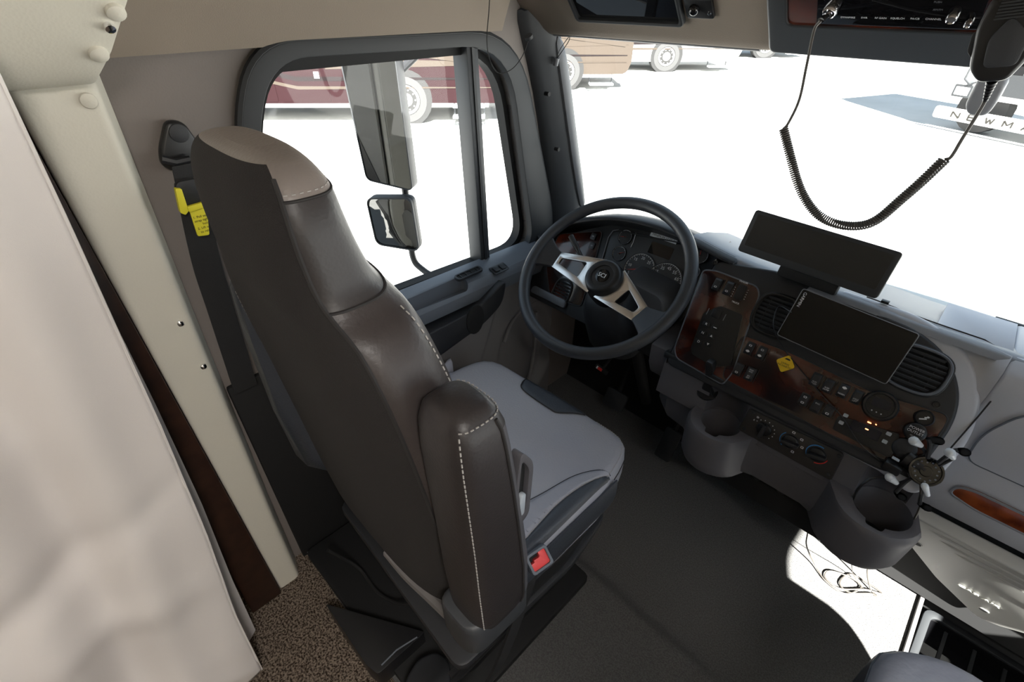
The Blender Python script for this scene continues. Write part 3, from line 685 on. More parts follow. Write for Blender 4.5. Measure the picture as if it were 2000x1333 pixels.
# crest line from door to the passenger side
crest_px = [(1066, 470, 1.13), (1090, 440, 1.125), (1130, 426, 1.12), (1200, 419, 1.12), (1270, 430, 1.12), (1340, 455, 1.115), (1420, 496, 1.11), (1500, 530, 1.105), (1600, 562, 1.10), (1700, 596, 1.10), (1790, 632, 1.10)]
crest = [W(a, b, y=c) for a, b, c in crest_px]
crest = [V((XL + .02, 1.14, crest[0].z - .03))] + crest + [V((.12, 1.10, .905)), V((.35, 1.10, .90)), V((XR - .03, 1.11, .895))]
crest = spline(crest, 6)
top = MB(); rows = []
for p in [q for q in crest if q.x > -.50]:
    rows.append([p + V((0, -.010, -.012)), p + V((0, -.004, -.003)), p, p + V((0, .02, -.001)), p + V((0, .08, -.014)), V((p.x, 1.26 + .10 * (1 - (p.x / 1.05) ** 2), p.z - .06)), V((p.x, 1.34, .70))])
nn = len(rows[0]); m_ = len(rows)
top.add([q for r in rows for q in r], [(i*nn+j, (i+1)*nn+j, (i+1)*nn+j+1, i*nn+j+1) for i in range(m_ - 1) for j in range(nn - 1)])
o = top.build('top_pad', M['dash'], dash, fixn=False, ang=70)
# seam line along the top pad
MB().tube([p + V((0, .035, -.0025)) for p in crest if -.12 < p.x < .10] + [V((.125, 1.12, .90)), V((.142, 1.10, .885)), V((.146, 1.075, .85)), V((.140, 1.04, .80)), V((.13, .99, .74))], .0013, 6).build('seam', M['seam'], dash)
# hood over the instruments: dark roll following the crest
hood = [p for p in crest if -1.035 < p.x < -.36]
def hood_sec(p, k):
    e = 1 if p.x < -.49 else 0
    return [V((p.x, 1.33, .70)) if e else p + V((0, .04, -.014)), p + V((0, .03 + .10 * e, -.008 - .022 * e)), p + V((0, .004, .003)), p + V((0, -.018, -.004)), p + V((0, -.020, -.011)), p + V((0, -.008, -.019)), p + V((0, .05, -.022))]
MB().loft([hood_sec(p, 0) for p in hood]).build('instrument_hood', M['fascia'], dash, sub=1)
# instrument panel (dark), left end to the wing panel
ip = [(-.36, -.14), (.19, -.16), (.29, -.10), (.30, .22), (-.30, .24)]
lft = PL_.pix(1066, 480)
ipoly = [PL_.pix(1052, 545), PL_.pix(1066, 478)] + [PL_.pix(a, b) for a, b in ((1090, 448), (1130, 434), (1200, 427), (1270, 438), (1340, 463), (1400, 495))] + [PL_.pix(1440, 560), PL_.pix(1330, 690), PL_.pix(1180, 640), PL_.pix(1060, 590)]
lo_v = -.10
ipoly = [(-.385, lo_v), (-.385, .10)] + [((p.x + .65), (p.z - .68 - .050) / .844) for p in crest if -.98 < p.x < -.40][::1] + [(.27, .0), (.24, lo_v)]
MB().prism(ipoly, PL_, -.03, 0).build('instrument_panel', M['fascia'], dash, bevel=.003)
# centre fascia slab (rounded right end), light grey surround
cf = [(-.30, -.012), (.225, -.012), (.262, .02), (.268, .12), (.255, .175), (.215, .232), (.15, .262), (-.12, .285), (-.30, .300)]
cf = [( -.262, -.014)] + cf[1:-1] + [(-.262, .262)]
cfr = rpoly(cf, [.02, .03, .03, .03, .04, .04, .04, .02, .02], 5)
c0 = MB().prism(cfr, PC_, -.12, 0).build('centre_fascia', M['fascia'], dash, bevel=.006, seg=3)
# wing transition from centre fascia to instrument panel
wg = MB().loft([[PC_.at(-.262, b, c) for b, c in ((-.014, 0), (.262, 0), (.262, -.12), (-.014, -.12))], [PL_.at(.50 - .265 - .02, b, c) for b, c in ((-.014, .01), (.262, .01), (.262, -.05), (-.014, -.05))]])
wg.build('wing_panel', M['fascia'], dash, bevel=.003)
# grey surround sweeping round the right end
outer = rpoly([(-.10, .33), (.16, .305), (.245, .262), (.288, .19), (.305, .12), (.292, .0), (.27, -.06), (.20, -.04), (-.10, -.03)], .04, 6)
MB().prism(rpoly([(.0, .29), (.15, .29), (.235, .255), (.284, .185), (.300, .11), (.290, .0), (.272, -.030), (.21, -.016), (.0, -.012)], [.0, .05, .05, .05, .06, .06, .02, .0, .0], 6), PC_, -.16, -.010).build('fascia_surround', M['dash_lit'], dash, bevel=.010, seg=3)
def rim_tube(poly, fr, c, r, mt, parent, name='bright_edge'):
    return MB().tube([fr.at(a, b, c) for a, b in poly], r, 6, closed=True).build(name, mt, parent)
# --- wood panel with switches (L-shaped)
wp_px = [(1452, 655), (1545, 690), (1700, 765), (1856, 812), (1838, 845), (1800, 893), (1748, 908), (1620, 848), (1500, 785), (1411, 738), (1418, 715)]
wpp = rpoly(fpix(PC_, wp_px), [.012, .01, .01, .02, .02, .02, .02, 0, 0, .012, .005], 5)
wood = MB().prism(wpp, PC_, -.001, .003).build('wood_panel', M['wood'], dash, bevel=.001)
rim_tube(wpp, PC_, .002, .0016, M['rubber'], dash, 'panel_bezel')
# --- gear selector panel
gp_px = [(1374, 528), (1400, 530), (1478, 560), (1484, 575), (1432, 728), (1412, 752), (1322, 700), (1318, 680)]
gpp = rpoly(fpix(PC_, gp_px), .010, 5)
MB().prism(gpp, PC_, -.001, .003).build('wood_panel', M['wood'], dash, bevel=.001)
rim_tube(gpp, PC_, .002, .0020, M['doortop'], dash, 'panel_bezel')
gd = rpoly(fpix(PC_, [(1408, 668 - 70), (1452, 616), (1428, 715), (1396, 718), (1352, 692), (1350, 680), (1375, 612)]), .006, 4)
kp = MB().prism(gd, PC_, .003, .0045).build('gear_keypad', M['black'], dash)
for ch, px, py in (('R', 1381, 634), ('N', 1374, 651), ('D', 1366, 668)):
    a, b = PC_.pix(px, py); MB().prism(rrect(.018, .011, .002, 2, a, b), PC_, .0045, .0065).build('gear_key', M['black'], dash, bevel=.0008)
    text('gear_letter', ch, PC_.sub(a, b, .0068), .0085, M['white'], kp)
for k, (px, py) in enumerate(((1398, 641), (1391, 657), (1384, 673))):
    a, b = PC_.pix(px, py); MB().prism(rrect(.016, .010, .002, 2, a, b), PC_, .0045, .0062).build('gear_key', M['black'], dash, bevel=.0008)
    if k == 0: MB().box((a, b, .0066), (.008, .002, .0005), PC_).build('key_mark', M['white'], kp)
    else:
        s_ = 1 if k == 1 else -1
        MB().prism([(a - .003, b - .0025 * s_), (a + .003, b - .0025 * s_), (a, b + .003 * s_)], PC_, .0064, .0069).build('key_mark', M['white'], kp)
a, b = PC_.pix(1400, 613); MB().prism(rrect(.020, .022, .003, 3, a, b), PC_, .0045, .0065).build('key_blank', M['black'], dash, bevel=.001)
for px, py in ((1383.5, 609), (1416, 621)):
    a, b = PC_.pix(px, py); MB().box((a, b, .0048), (.0016, .016, .0006), PC_).build('key_mark', M['dim'], kp)
def switch(px, py, w_=.018, h_=.032, t1=None, t2=None, par=dash, rot=0, led=True):
    a, b = PC_.pix(px, py); f = PC_.sub(a, b, .003, rot)
    s = MB().prism(rrect(w_, h_, .003, 3), f, 0, .003).build('rocker_switch', M['black'], par, bevel=.0008)
    MB().frustum(rrect(w_ * .86, h_ * .88, .002, 3), rrect(w_ * .74, h_ * .60, .002, 3), f, .003, .0068).build('rocker', M['fascia'], s, bevel=.0006)
    MB().box((w_ / 2 + .003, 0, .0006), (.0012, h_ * 1.05, .0012), f).build('switch_guard', M['rubber'], s)
    for t, y in ((t1, h_ * .22), (t2, -h_ * .24)):
        if not t: continue
        if t == '*':
            MB().ring(rrect(.006, .004, .001, 2, 0, y), rrect(.004, .0022, .0006, 2, 0, y), f, .0066, .0072).build('symbol', M['white'], s)
        elif t == '^': MB().prism([(-.004, y - .001), (.0, y - .003), (.004, y - .001), (.004, y + .001), (0, y + .003), (-.004, y + .001)], f, .0064, .0070).build('symbol', M['white'], s)
        else: text('lettering', t, f.sub(0, y, .0068), .0042, M['white'], s, depth=.0003)
    return s
switch(1465, 681, .018, .030, '*', '^'); switch(1488, 690, .018, .030, '*', '^')
switch(1443, 722, .018, .030, None, '*'); switch(1466, 731, .020, .032, 'MAX\nACC', 'SET\nEXT')
switch(1594, 742, .018, .030, None, 'AUX\nPROD'); switch(1618, 754, .018, .030, None, 'SUSP\nDUMP')
switch(1647, 764, .018, .030, '^', 'NORM'); switch(1674, 776, .018, .030, None, 'AXLE\nLIFT')
switch(1571, 781, .018, .028, '*', '*'); switch(1595, 794, .018, .028, 'ENG', None); switch(1619, 803, .018, .026, None, '*')
switch(1402, 556, .018, .030, None, '*'); switch(1424, 564, .018, .034, None, '*')
# brake controller dial with TRAILER / TRUCK legends
a, b = PC_.pix(1447, 572); dlq = MB().prism(rrect(.020, .036, .004, 3, a, b), PC_, .003, .0065).build('rocker_switch', M['black'], dash, bevel=.001)
for s_, px, py in (('TRAILER', 1453, 552), ('TRUCK', 1437, 592)):
    a, b = PC_.pix(px, py); text('lettering', s_, PC_.sub(a, b, .0042), .0056, M['white'], dlq, depth=.0003)
for x0 in (1432, 1457):
    for k in range(5):
        a, b = PC_.pix(x0 + 5 - k * 2.2 * 0.9, 562 + k * 4.3 + (6 if x0 > 1450 else 0)); MB().box((a, b, .0042), (.002, .0012, .0006), PC_).build('tick_mark', M['white'], dlq)
# round display gauge
a, b = PC_.pix(1719, 793); f = PC_.sub(a, b, .003)
rg_ = MB().lathe([(.030, 0), (.030, .006), (.027, .010), (.0235, .010), (.0225, .006), (0, .006)], f, 36).build('round_display', M['black'], dash, ang=50)
MB().prism(rrect(.032, .018, .003, 3, 0, .005), f, .006, .0066).build('display_window', M['navyd'], rg_)
for x in (-.008, 0, .008): MB().prism(circ(.0013, 8, x, -.014), f, .006, .0068).build('display_key', M['white'], rg_)
# lighter socket and covers
a, b = PC_.pix(1805, 817); f = PC_.sub(a, b, .003)
q = MB().lathe([(.0155, 0), (.0155, .004), (.0135, .007), (.0125, .005), (0, .0055)], f, 30).build('lighter_knob', M['black'], dash, ang=50)
MB().prism([(-.006, -.006), (.004, -.001), (.003, .001), (-.007, -.004)], f, .0056, .0062).build('symbol', M['white'], q)
MB().prism([(.0, .000), (.006, .003), (.006, .0055), (.002, .0055), (.003, .004), (-.001, .002)], f, .0056, .0062).build('symbol', M['white'], q)
a, b = PC_.pix(1787, 844); f = PC_.sub(a, b, .003)
q = MB().lathe([(.0175, 0), (.0175, .006), (.015, .009), (0, .010)], f, 30).build('outlet_cap', M['black'], dash, ang=50)
text('lettering', 'POWER\nOUTLET', f.sub(0, .003, .0102), .0070, M['white'], q, depth=.0002); text('lettering', '12V 20A', f.sub(0, -.008, .0102), .003, M['white'], q, depth=.0002)
a, b = PC_.pix(1766, 876); f = PC_.sub(a, b, .003)
MB().lathe([(.0195, 0), (.0195, .005), (.017, .008), (0, .0085)], f, 30).build('socket_cap', M['fascia'], dash, ang=50)
# radio-like strip with amber read-outs and pale buttons
cr = fpix(PC_, [(1638, 812), (1757, 848), (1748, 882), (1735, 894), (1626, 838)])
mc = V(((cr[0][0] + cr[2][0]) / 2, (cr[0][1] + cr[3][1]) / 2)); f = PC_.sub(mc.x, mc.y, .003)
rd = MB().prism(rpoly([(p[0] - mc.x, p[1] - mc.y) for p in cr], .004, 3), f, 0, .005).build('control_unit', M['black'], dash, bevel=.001)
def inunit(px, py, w_, h_, mt, nm, z=.0052, dz=.001):
    a, b = f.pix(px, py, z); MB().prism(rrect(w_, h_, .0015, 2, a, b), f, z, z + dz).build(nm, mt, rd)
for px, py in ((1652, 812), (1643, 826), (1736, 848), (1728, 863)): inunit(px, py, .0085, .0070, M['btn'], 'push_button', .005, .002)
inunit(1690, 841, .05, .020, M['navyd'], 'display_window')
inunit(1698, 826, .007, .0022, M['amber'], 'amber_digit', .0064, .0004); inunit(1693, 839, .006, .0022, M['amber'], 'amber_digit', .0064, .0004); inunit(1711, 830, .003, .0018, M['amber'], 'amber_digit', .0064, .0004)
# fascia screws
for px, py in ((1397, 513), (1455, 637), (1829, 791), (1304, 693), (1349, 470)):
    a, b = PC_.pix(px, py); f2 = PC_.sub(a, b, 0)
    MB().lathe([(.0065, 0), (.006, .0015), (.0045, .0015), (.004, .0005), (.0018, .0005), (.0015, .0015), (0, .0015)], f2, 16).build('fascia_screw', M['black'], dash, ang=50)
# --- vents
def vent(fr, a, b, rx, ry, nslat, ring_mat, rotv=0):
    f = fr.sub(a, b, 0, rotv)
    O = circ(rx, 40, ry=ry, ex=2.9); I = circ(rx * .86, 40, ry=ry * .86, ex=2.9); O2 = circ(rx * 1.05, 40, ry=ry * 1.05, ex=2.9)
    v_ = MB().ring(O2, I, f, 0, .006).build('air_vent', M['black'], dash, bevel=.002, seg=3)
    MB().tube([f.at(p[0] * .95, p[1] * .95, .007) for p in O], .0026, 6, closed=True).build('vent_rim', ring_mat, v_)
    MB().prism(I, f, .0002, .0012).build('vent_cavity', M['matteblack'], v_)
    for k in range(nslat):
        y = (-.5 + (k + .5) / nslat) * ry * 1.62; t = abs(y) / (ry * .86); hw = rx * .86 * (1 - t ** 2.9) ** (1 / 2.9)
        f3 = Fr(f.at(0, y, .005), f.u, f.v + f.n * .9)
        MB().prism(rrect(hw * 1.96, .0065, .001, 2), f3, -.0007, .0007).build('vent_slat', M['pillar'], v_)
    for k in range(3):
        x = (-.5 + (k + .5) / 3) * rx * 1.5
        MB().box((x, 0, .002), (.0012, ry * 1.45, .003), f).build('vent_vane', M['fascia'], v_)
    return v_
a, b = PC_.pix(1516, 617); vent(PC_, a, b, .047, .047, 8, M['black'])
a, b = PC_.pix(1790, 722); vent(PC_, a, b, .050, .044, 7, M['doortop'])
a, b = PL_.pix(1098, 572); vent(PL_, a, b, .034, .044, 7, M['rubber'])
# left wood panel with two switches, under-hood
lwp = rpoly(fpix(PL_, [(1092, 458), (1178, 452), (1160, 522), (1135, 600), (1075, 580), (1068, 520)]), .015, 5)
MB().prism(lwp, PL_, -.001, .003).build('wood_panel', M['wood'], dash, bevel=.001)
rim_tube(lwp, PL_, .002, .0018, M['rubber'], dash, 'panel_bezel')
for px, py in ((1161, 463), (1158, 481)):
    a, b = PL_.pix(px, py); s = MB().prism(rrect(.018, .020, .003, 3, a, b), PL_, .003, .008).build('rocker_switch', M['black'], dash, bevel=.001)
    MB().prism(rrect(.007, .004, .001, 2, a, b), PL_, .008, .0086).build('symbol', M['dim'], s)
# cluster window
cw = rpoly(fpix(PL_, [(1196, 449), (1352, 480), (1364, 500), (1350, 600), (1322, 640), (1180, 560), (1170, 525)]), .02, 5)
MB().prism(cw, PL_, -.001, .002).build('instrument_face', M['screenm'], dash)
rim_tube(cw, PL_, .002, .0035, M['fascia'], dash, 'cluster_bezel')
MB().tube([PL_.at(*PL_.pix(px, py), .006) for px, py in ((1172, 530), (1180, 500), (1190, 465), (1199, 452), (1210, 450))], .0014, 6).build('bright_edge', M['dim'], dash)
MB().tube([PL_.at(*PL_.pix(px, py), .004) for px, py in ((1243, 456), (1238, 474), (1233, 484))], .0009, 6).build('bright_edge', M['white'], dash)
def gauge(px, py, R, nums, a0, a1, needle, small=False):
    a, b = PL_.pix(px, py); f = PL_.sub(a, b, .002)
    g = MB().lathe([(R * 1.06, 0), (R * 1.06, .004), (R * 1.01, .004), (R, .001), (0, .001)], f, 48).build('gauge', M['black'], dash, ang=50)
    n = 40; arc = [f.at(R * .97 * cos(radians(a0 + (a1 - a0) * i / n)), R * .97 * sin(radians(a0 + (a1 - a0) * i / n)), .002) for i in range(n + 1)]
    MB().tube(arc, .0007 if not small else .0005, 5).build('dial_ring', M['white'], g)
    nt_ = 4 * (len(nums) - 1) if not small else 6; tk = MB()
    for i in range(nt_ + 1):
        an = radians(a0 + (a1 - a0) * i / nt_); L = .09 if i % 4 == 0 else .055
        tk.prism([(R*(.95-L) * cos(an) - .0004 * -sin(an), R*(.95-L) * sin(an) - .0004 * cos(an)), (R*.97*cos(an) - .0004 * -sin(an), R*.97*sin(an) - .0004*cos(an)), (R*.97*cos(an) + .0004 * -sin(an), R*.97*sin(an) + .0004*cos(an)), (R*(.95-L)*cos(an) + .0004 * -sin(an), R*(.95-L)*sin(an) + .0004*cos(an))], f, .0014, .0019)
    tk.build('tick_marks', M['white'], g)
    for i, s_ in enumerate(nums):
        if not s_: continue
        an = radians(a0 + (a1 - a0) * i / (len(nums) - 1)); text('numeral', s_, f.sub(R * .72 * cos(an), R * .72 * sin(an), .0014), R * .25 if not small else R * .3, M['white'], g, depth=.0002)
    an = radians(needle); c, s_ = cos(an), sin(an); L = R * .85; w_ = R * .045
    MB().prism([(-.15*L*c - w_*-s_, -.15*L*s_ - w_*c), (L*c, L*s_), (-.15*L*c + w_*-s_, -.15*L*s_ + w_*c)], f, .003, .004).build('needle', M['needle'], g)
    MB().lathe([(R * .1, .001), (R * .1, .005), (0, .005)], f, 16).build('needle_hub', M['black'], g)
gauge(1249, 527, .046, ['5', '10', '15', '20', '25', '30'], 215, 15, 200)
gauge(1297, 549, .050, ['5', '15', '25', '35', '45', '55', '65', '75', '85'], 215, -35, 200)
gauge(1222, 464, .021, ['', '', ''], 220, -40, 190, True)
gauge(1210, 496, .021, ['', '', ''], 220, -40, 30, True)
gauge(1368, 500, .021, ['', '', ''], 220, -40, 100, True)
gauge(1357, 532, .015, ['', '', ''], 220, -40, 100, True)
a, b = PL_.pix(1291, 490); MB().prism(rrect(.07, .034, .003, 3, a, b), PL_, .002, .0026).build('message_display', M['screen'], dash)
a, b = PL_.pix(1297, 465.5); f = PL_.sub(a, b, .0035)
pq = MB().prism(rrect(.083, .0125, .001, 2), f, 0, .0012).build('clearance_placard', M['whitep'], dash); lab(pq, 'white placard above the speedometer')
text('lettering', 'MINIMUM 13 FT 2', f.sub(0, 0, .0014), .0090, M['ink'], pq, depth=.0001)
# steering column cover (grey upper shroud)
cs = MB().loft([[V((x, y, z)) for x, z in rpoly([(-.72, .70), (-.52, .70), (-.515, .77 + e), (-.56, .80 + e), (-.68, .80 + e), (-.725, .77 + e)], .02, 4)] for y, e in ((1.045, .0), (1.10, .004), (1.16, .0))])
# --- lower grey console with cup holders, HVAC
def arcp(cx, cy, r, a0, a1, n=14): return [(cx + r * cos(radians(a0 + (a1 - a0) * i / n)), cy + r * sin(radians(a0 + (a1 - a0) * i / n))) for i in range(n + 1)]
LCX, LCY, LR = -.243, .938, .070
RCX, RCY, RR = .090, .944, .078
plan = [(-.40, 1.10), (-.44, 1.02), (-.40, .985), (-.345, .975)] + arcp(LCX, LCY, LR, 172, 335, 14) + [(-.165, .942), (-.14, .950), (-.02, .950), (0.0, .942)] + arcp(RCX, RCY, RR, 205, 352, 14) + [(.150, .99), (.146, 1.10)]
console = MB(); 
def plan_ring(z, grow=0, yoff=0):
    c = V((-.08, 1.06)); 
    return [V((c.x + (x - c.x) * (1 + grow), c.y + (y - c.y) * (1 + grow) + yoff, z)) for x, y in plan]
console.loft([plan_ring(.462, -.10, .0), plan_ring(.470, -.03), plan_ring(.490, .0), plan_ring(.560, .012), plan_ring(.578, .010), plan_ring(.588, -.01, .0)])
cuts = []
for cx, cy, r, d in ((-.240, .938, .044, 1), (.098, .942, .050, 1)):
    c = MB().cyl((cx, cy, .492), (cx, cy, .66), r * .93, r * 1.10, 32); cuts.append(c)
    cuts.append(MB().prism(rpoly([(cx - .014, cy - r - .012), (cx + .014, cy - r - .012), (cx + .020, cy - r + .02), (cx - .020, cy - r + .02)], .006, 3), WORLD, .520, .66))
console.build('lower_console', M['grey'], dash, cut=cuts, bevel=.006, seg=3)
for cx, cy, r in ((-.240, .938, .040), (.098, .942, .045)):
    MB().lathe([(r, .4925), (r, .4945), (r * .75, .4945), (r * .72, .4932), (0, .4932)], Fr((cx, cy, 0), (1, 0, 0), (0, 1, 0)), 30).build('cup_mat', M['fascia'], dash, ang=50)
# face above the ledge carrying the climate panel
HV = Fr((-.09, .953, .615), (1, 0, 0), (0, .16, 1))
up = MB().loft([[V((x, y, z)) for y, z in ((.944, .572), (.9485, .60), (.9575, .655), (.9635, .692), (1.10, .69), (1.10, .56))] for x in (-.42, .128)])
up.build('console_riser', M['grey'], dash, bevel=.006, cut=[MB().cyl((-.240, .940, .45), (-.246, .947, .668), .042, .047, 32), MB().cyl((.100, .942, .45), (.094, .949, .668), .048, .053, 32)])
MB().prism([(-.335, .060), (.205, .060), (.200, .078), (-.335, .078)], HV, -.04, .012).build('lower_fascia_lip', M['fascia'], dash, bevel=.004)
hp = rpoly([(HV.pix(*p, .004)) for p in ((1466, 797), (1649, 886), (1623, 937), (1444, 838))], .006, 4)
cp = thing('climate_panel', 'black climate control plate with three rotary knobs between the cup holders', 'control panel')
MB().prism(hp, HV, .0035, .0095).build('plate', M['plate'], cp, bevel=.0012)
rim_tube(hp, HV, .0075, .0012, M['fascia'], cp, 'plate_edge')
HF = HV.sub(0, 0, .0095)
for k, (px, py, an) in enumerate(((1492, 839, 88), (1544, 863, 10), (1596, 888, 14))):
    a, b = HF.pix(px, py); f = HF.sub(a, b, 0)
    kn = MB().lathe([(.0165, 0), (.0155, .004), (.0145, .005), (0, .006)], f, 32).build('knob', M['black'], cp, ang=50)
    f2 = f.sub(0, 0, .004, radians(an))
    MB().prism(rpoly([(-.017, -.0045), (.018, -.004), (.019, .004), (-.017, .0045)], .003, 4), f2, 0, .012).build('knob_grip', M['fascia'], kn, bevel=.002)
    if k == 0:
        for i in range(9):
            t = radians(150 - i * 24); MB().prism(circ(.0012, 6, .0225 * cos(t), .0225 * sin(t)), f, 0, .0005).build('tick_mark', M['white'], cp)
        text('lettering', '*', f.sub(-.021, .018, .0002), .014, M['white'], cp, depth=.0002)
        text('lettering', '0', f.sub(-.026, .010, .0002), .006, M['white'], cp, depth=.0002)
    if k == 1:
        MB().tube([f.at(.0215 * cos(radians(t)), .0215 * sin(radians(t)), .0003) for t in range(135, 236, 10)], .0009, 5).build('blue_arc', M['blue'], cp)
        for t in (95, 45, 0, -60): 
            MB().ring(rrect(.006, .005, .001, 2, .024 * cos(radians(t)), .024 * sin(radians(t))), rrect(.004, .003, .0006, 2, .024 * cos(radians(t)), .024 * sin(radians(t))), f, 0, .0005).build('symbol', M['white'], cp)
    if k == 2:
        MB().tube([f.at(.021 * cos(radians(t)), .021 * sin(radians(t)), .0003) for t in range(75, 216, 10)], .0011, 5).build('blue_arc', M['blue'], cp)
        MB().tube([f.at(.021 * cos(radians(t)), .021 * sin(radians(t)), .0003) for t in range(-85, -4, 10)], .0011, 5).build('red_arc', M['redp'], cp)
for px, py in ((1472, 806), (1453, 838), (1639, 892), (1618, 927)):
    a, b = HF.pix(px, py); MB().lathe([(.0042, 0), (.004, .0012), (.002, .0012), (.0018, .0006), (0, .0006)], HF.sub(a, b, 0), 14).build('plate_screw', M['rubber'], cp, ang=50)
# dark box under console with two small knobs
ub = MB().box((-.09, 1.07, .42), (.28, .16, .13)).build('under_dash_box', M['matteblack'], dash, bevel=.004)
for x in (-.13, -.07):
    MB().lathe([(.012, 0), (.011, .008), (.008, .010), (0, .010)], Fr((x, .99, .445), (1, 0, 0), (0, 0, 1)), 20).build('small_knob', M['fascia'], ub, ang=50)
# knee panel under the instruments
kn = MB().loft([[V((x, y, z)) for y, z in ((1.06, .645), (1.08, .60), (1.14, .52), (1.20, .48), (1.24, .60), (1.12, .68))] for x in (-1.0, -.42)])
kn.build('knee_panel', M['black'], dash, bevel=.01)
MB().prism(rpoly([(-.31, -.085), (-.16, -.085), (-.165, -.060), (-.305, -.060)], .01), PL_, 0, .012).build('lower_fascia_lip', M['doortop'], dash, bevel=.004)
# grey left end of the console under the wing
ce = MB().loft([[V((x, y, z)) for y, z in ((.985, .585), (.965, .63), (.962, .69), (1.10, .70), (1.14, .56))] for x in (-.47, -.40)])
ce.build('console_end', M['grey'], dash, bevel=.008)
# --- passenger side dash
pd = MB()
prf = [(1.10, .905), (1.072, .885), (1.060, .84), (1.065, .78), (1.062, .70), (1.045, .655), (1.040, .60), (1.055, .555), (1.10, .535), (1.30, .56), (1.30, .88)]
pd.loft([[V((x, y, z)) for y, z in prf] for x in (.135, .30, .6, XR - .03)])
pd.build('passenger_dash', M['dash_lit'], dash, bevel=.006, ang=60)
MB().loft([[V((x, max(y, .95 + .636 * (z - .68) + o_), z)) for y, z in prf] for x, o_ in ((.02, .022), (.10, .02), (.135, -.2))]).build('dash_corner', M['dash_lit'], dash, ang=60)
PP = Fr((.15, 1.0605, .78), (1, 0, 0), (0, 0, 1))
abp = rpoly([(.018, -.085), (.55, -.085), (.55, .07), (.045, .07), (.012, -.02)], [.02, .03, .03, .05, .03], 7)
MB().prism(abp, PP, -.01, .004).build('airbag_cover', M['dash_lit'], dash, bevel=.003)
rim_tube(abp, PP, .0015, .0022, M['doortop'], dash, 'airbag_seam')
PT = Fr((.15, 1.042, .632), (1, 0, 0), (0, 0, 1))
ti = rpoly([(.026, -.010), (.07, -.020), (.60, -.020), (.60, .020), (.055, .020), (.030, .012)], .012, 6)
MB().prism(ti, PT, -.006, .004).build('wood_inlay', M['woodred'], dash, bevel=.002)
rim_tube(ti, PT, .003, .0028, M['dash'], dash, 'inlay_bezel')
MB().prism([(.14, .50), (XR - .03, .50), (XR - .03, .56), (.14, .56)], Fr((0, 1.075, 0), (1, 0, 0), (0, 0, 1)), 0, -.2).build('underside_panel', M['rubber'], dash)
# kick panel with raised lettering
KP = Fr((.154, 1.050, .50), (1, 0, 0), (0, -.60, 1))
kpp = rpoly([(.0, .03)] + [KP.pix(x_, y_) for x_, y_ in ((1762, 1032), (1778, 1068), (1826, 1128), (1880, 1180), (1905, 1204), (1944, 1222))] + [(.40, -.165), (.80, -.165), (.80, .03)], [.008, .01, .02, .02, .02, .02, .02, .02, 0, 0], 5)
kpo = thing('kick_panel', 'light grey ribbed kick panel lettered CAB AIR under the passenger dash', 'panel')
MB().prism(kpp, KP, -.03, 0).build('panel_sheet', M['cabair'], kpo, bevel=.004, seg=3)
for k, (a0, b0) in enumerate(((.038, .002), (.066, -.030), (.10, -.060))):
    MB().tube([KP.at(a0, b0, -.003), KP.at(a0 + .02, b0 - .001, -.0005), KP.at(a0 + .33, b0 - .001, -.0005)], .0035, 8).build('raised_rib', M['cabair'], kpo)
a, b = KP.pix(1911, 1163); text('raised_lettering', 'CAB AIR', KP.sub(a, b, .002), .0165, M['cabair'], kpo, depth=.0008, sx=1.3, bold=.0004)
for px, py in ((1791, 1062), (1921, 1192)):
    a, b = KP.pix(px, py); c = MB().prism(circ(.0085, 18, a, b), KP, -.002, .0022).build('bolt_recess', M['matteblack'], kpo)
    MB().ring(circ(.0105, 18, a, b), circ(.0085, 18, a, b), KP, 0, .0012).build('recess_ring', M['cabair'], kpo)
# black sheet standing in for the shade behind the kick panel
MB().box((.6, 1.34, .27), (.85, .03, .5)).build('shade_backing', M['matteblack'], dash)
# ---- steering wheel
sw_ = thing('steering_wheel', 'black steering wheel with two brushed metal spokes in front of the instrument cluster', 'steering wheel')
aw = radians(38); SW = Fr((-.628, .938, .838), (1, 0, 0), (0, cos(aw), sin(aw)))
RW = .218
def trp(a, r): return SW.at(r * cos(a), r * sin(a), 0)
MB().tube([SW.at(RW * cos(2*pi*i/96), RW * sin(2*pi*i/96), 0) for i in range(96)], .0158, 16, closed=True).build('rim', M['rim'], sw_)
SR = radians(-12)
for sgn, ang_, Ls in ((1, -18.5, .150), (-1, 180.5, .170)):
    f = SW.sub(0, 0, -.034, radians(ang_))
    outline = rpoly([(.02, -.052), (.02, .052), (Ls, .024), (Ls, -.024)], [.0, .0, .003, .003], 4)
    hole = MB().prism(rpoly([(.072, -.024), (.072, .024), (Ls - .020, .009), (Ls - .020, -.009)], .006, 4), f, -.05, .05)
    MB().prism(outline, f, .004, .010).build('metal_spoke', M['steel'], sw_, cut=[hole], bevel=.0012)
    MB().loft([[f.at(x, yy, zz + zo) for yy, zz in rpoly([(-w2_, -.006), (w2_, -.006), (w2_, .008), (-w2_, .008)], .004, 3)] for x, w2_, zo in ((Ls - .014, .025, 0), (Ls + .003, .027, .006), (RW - .028, .038, .022), (RW - .014, .050, .030), (RW - .001, .066, .034))]).build('spoke_end', M['rim'], sw_)
MB().lathe([(.054, -.085), (.056, -.055), (.052, -.030), (.049, -.012), (.045, -.006), (.040, -.004), (.030, -.0055), (.0295, -.008), (0, -.008)], SW, 48).build('hub', M['black'], sw_, ang=40)
lg = MB().lathe([(.0185, -.0085), (.0185, -.0065), (.017, -.006), (0, -.006)], SW, 32).build('horn_badge', M['screen'], sw_, ang=40)
text('lettering', 'SCI', SW.sub(-.001, 0, -.0057, 0), .0165, M['white'], lg, depth=.0002)
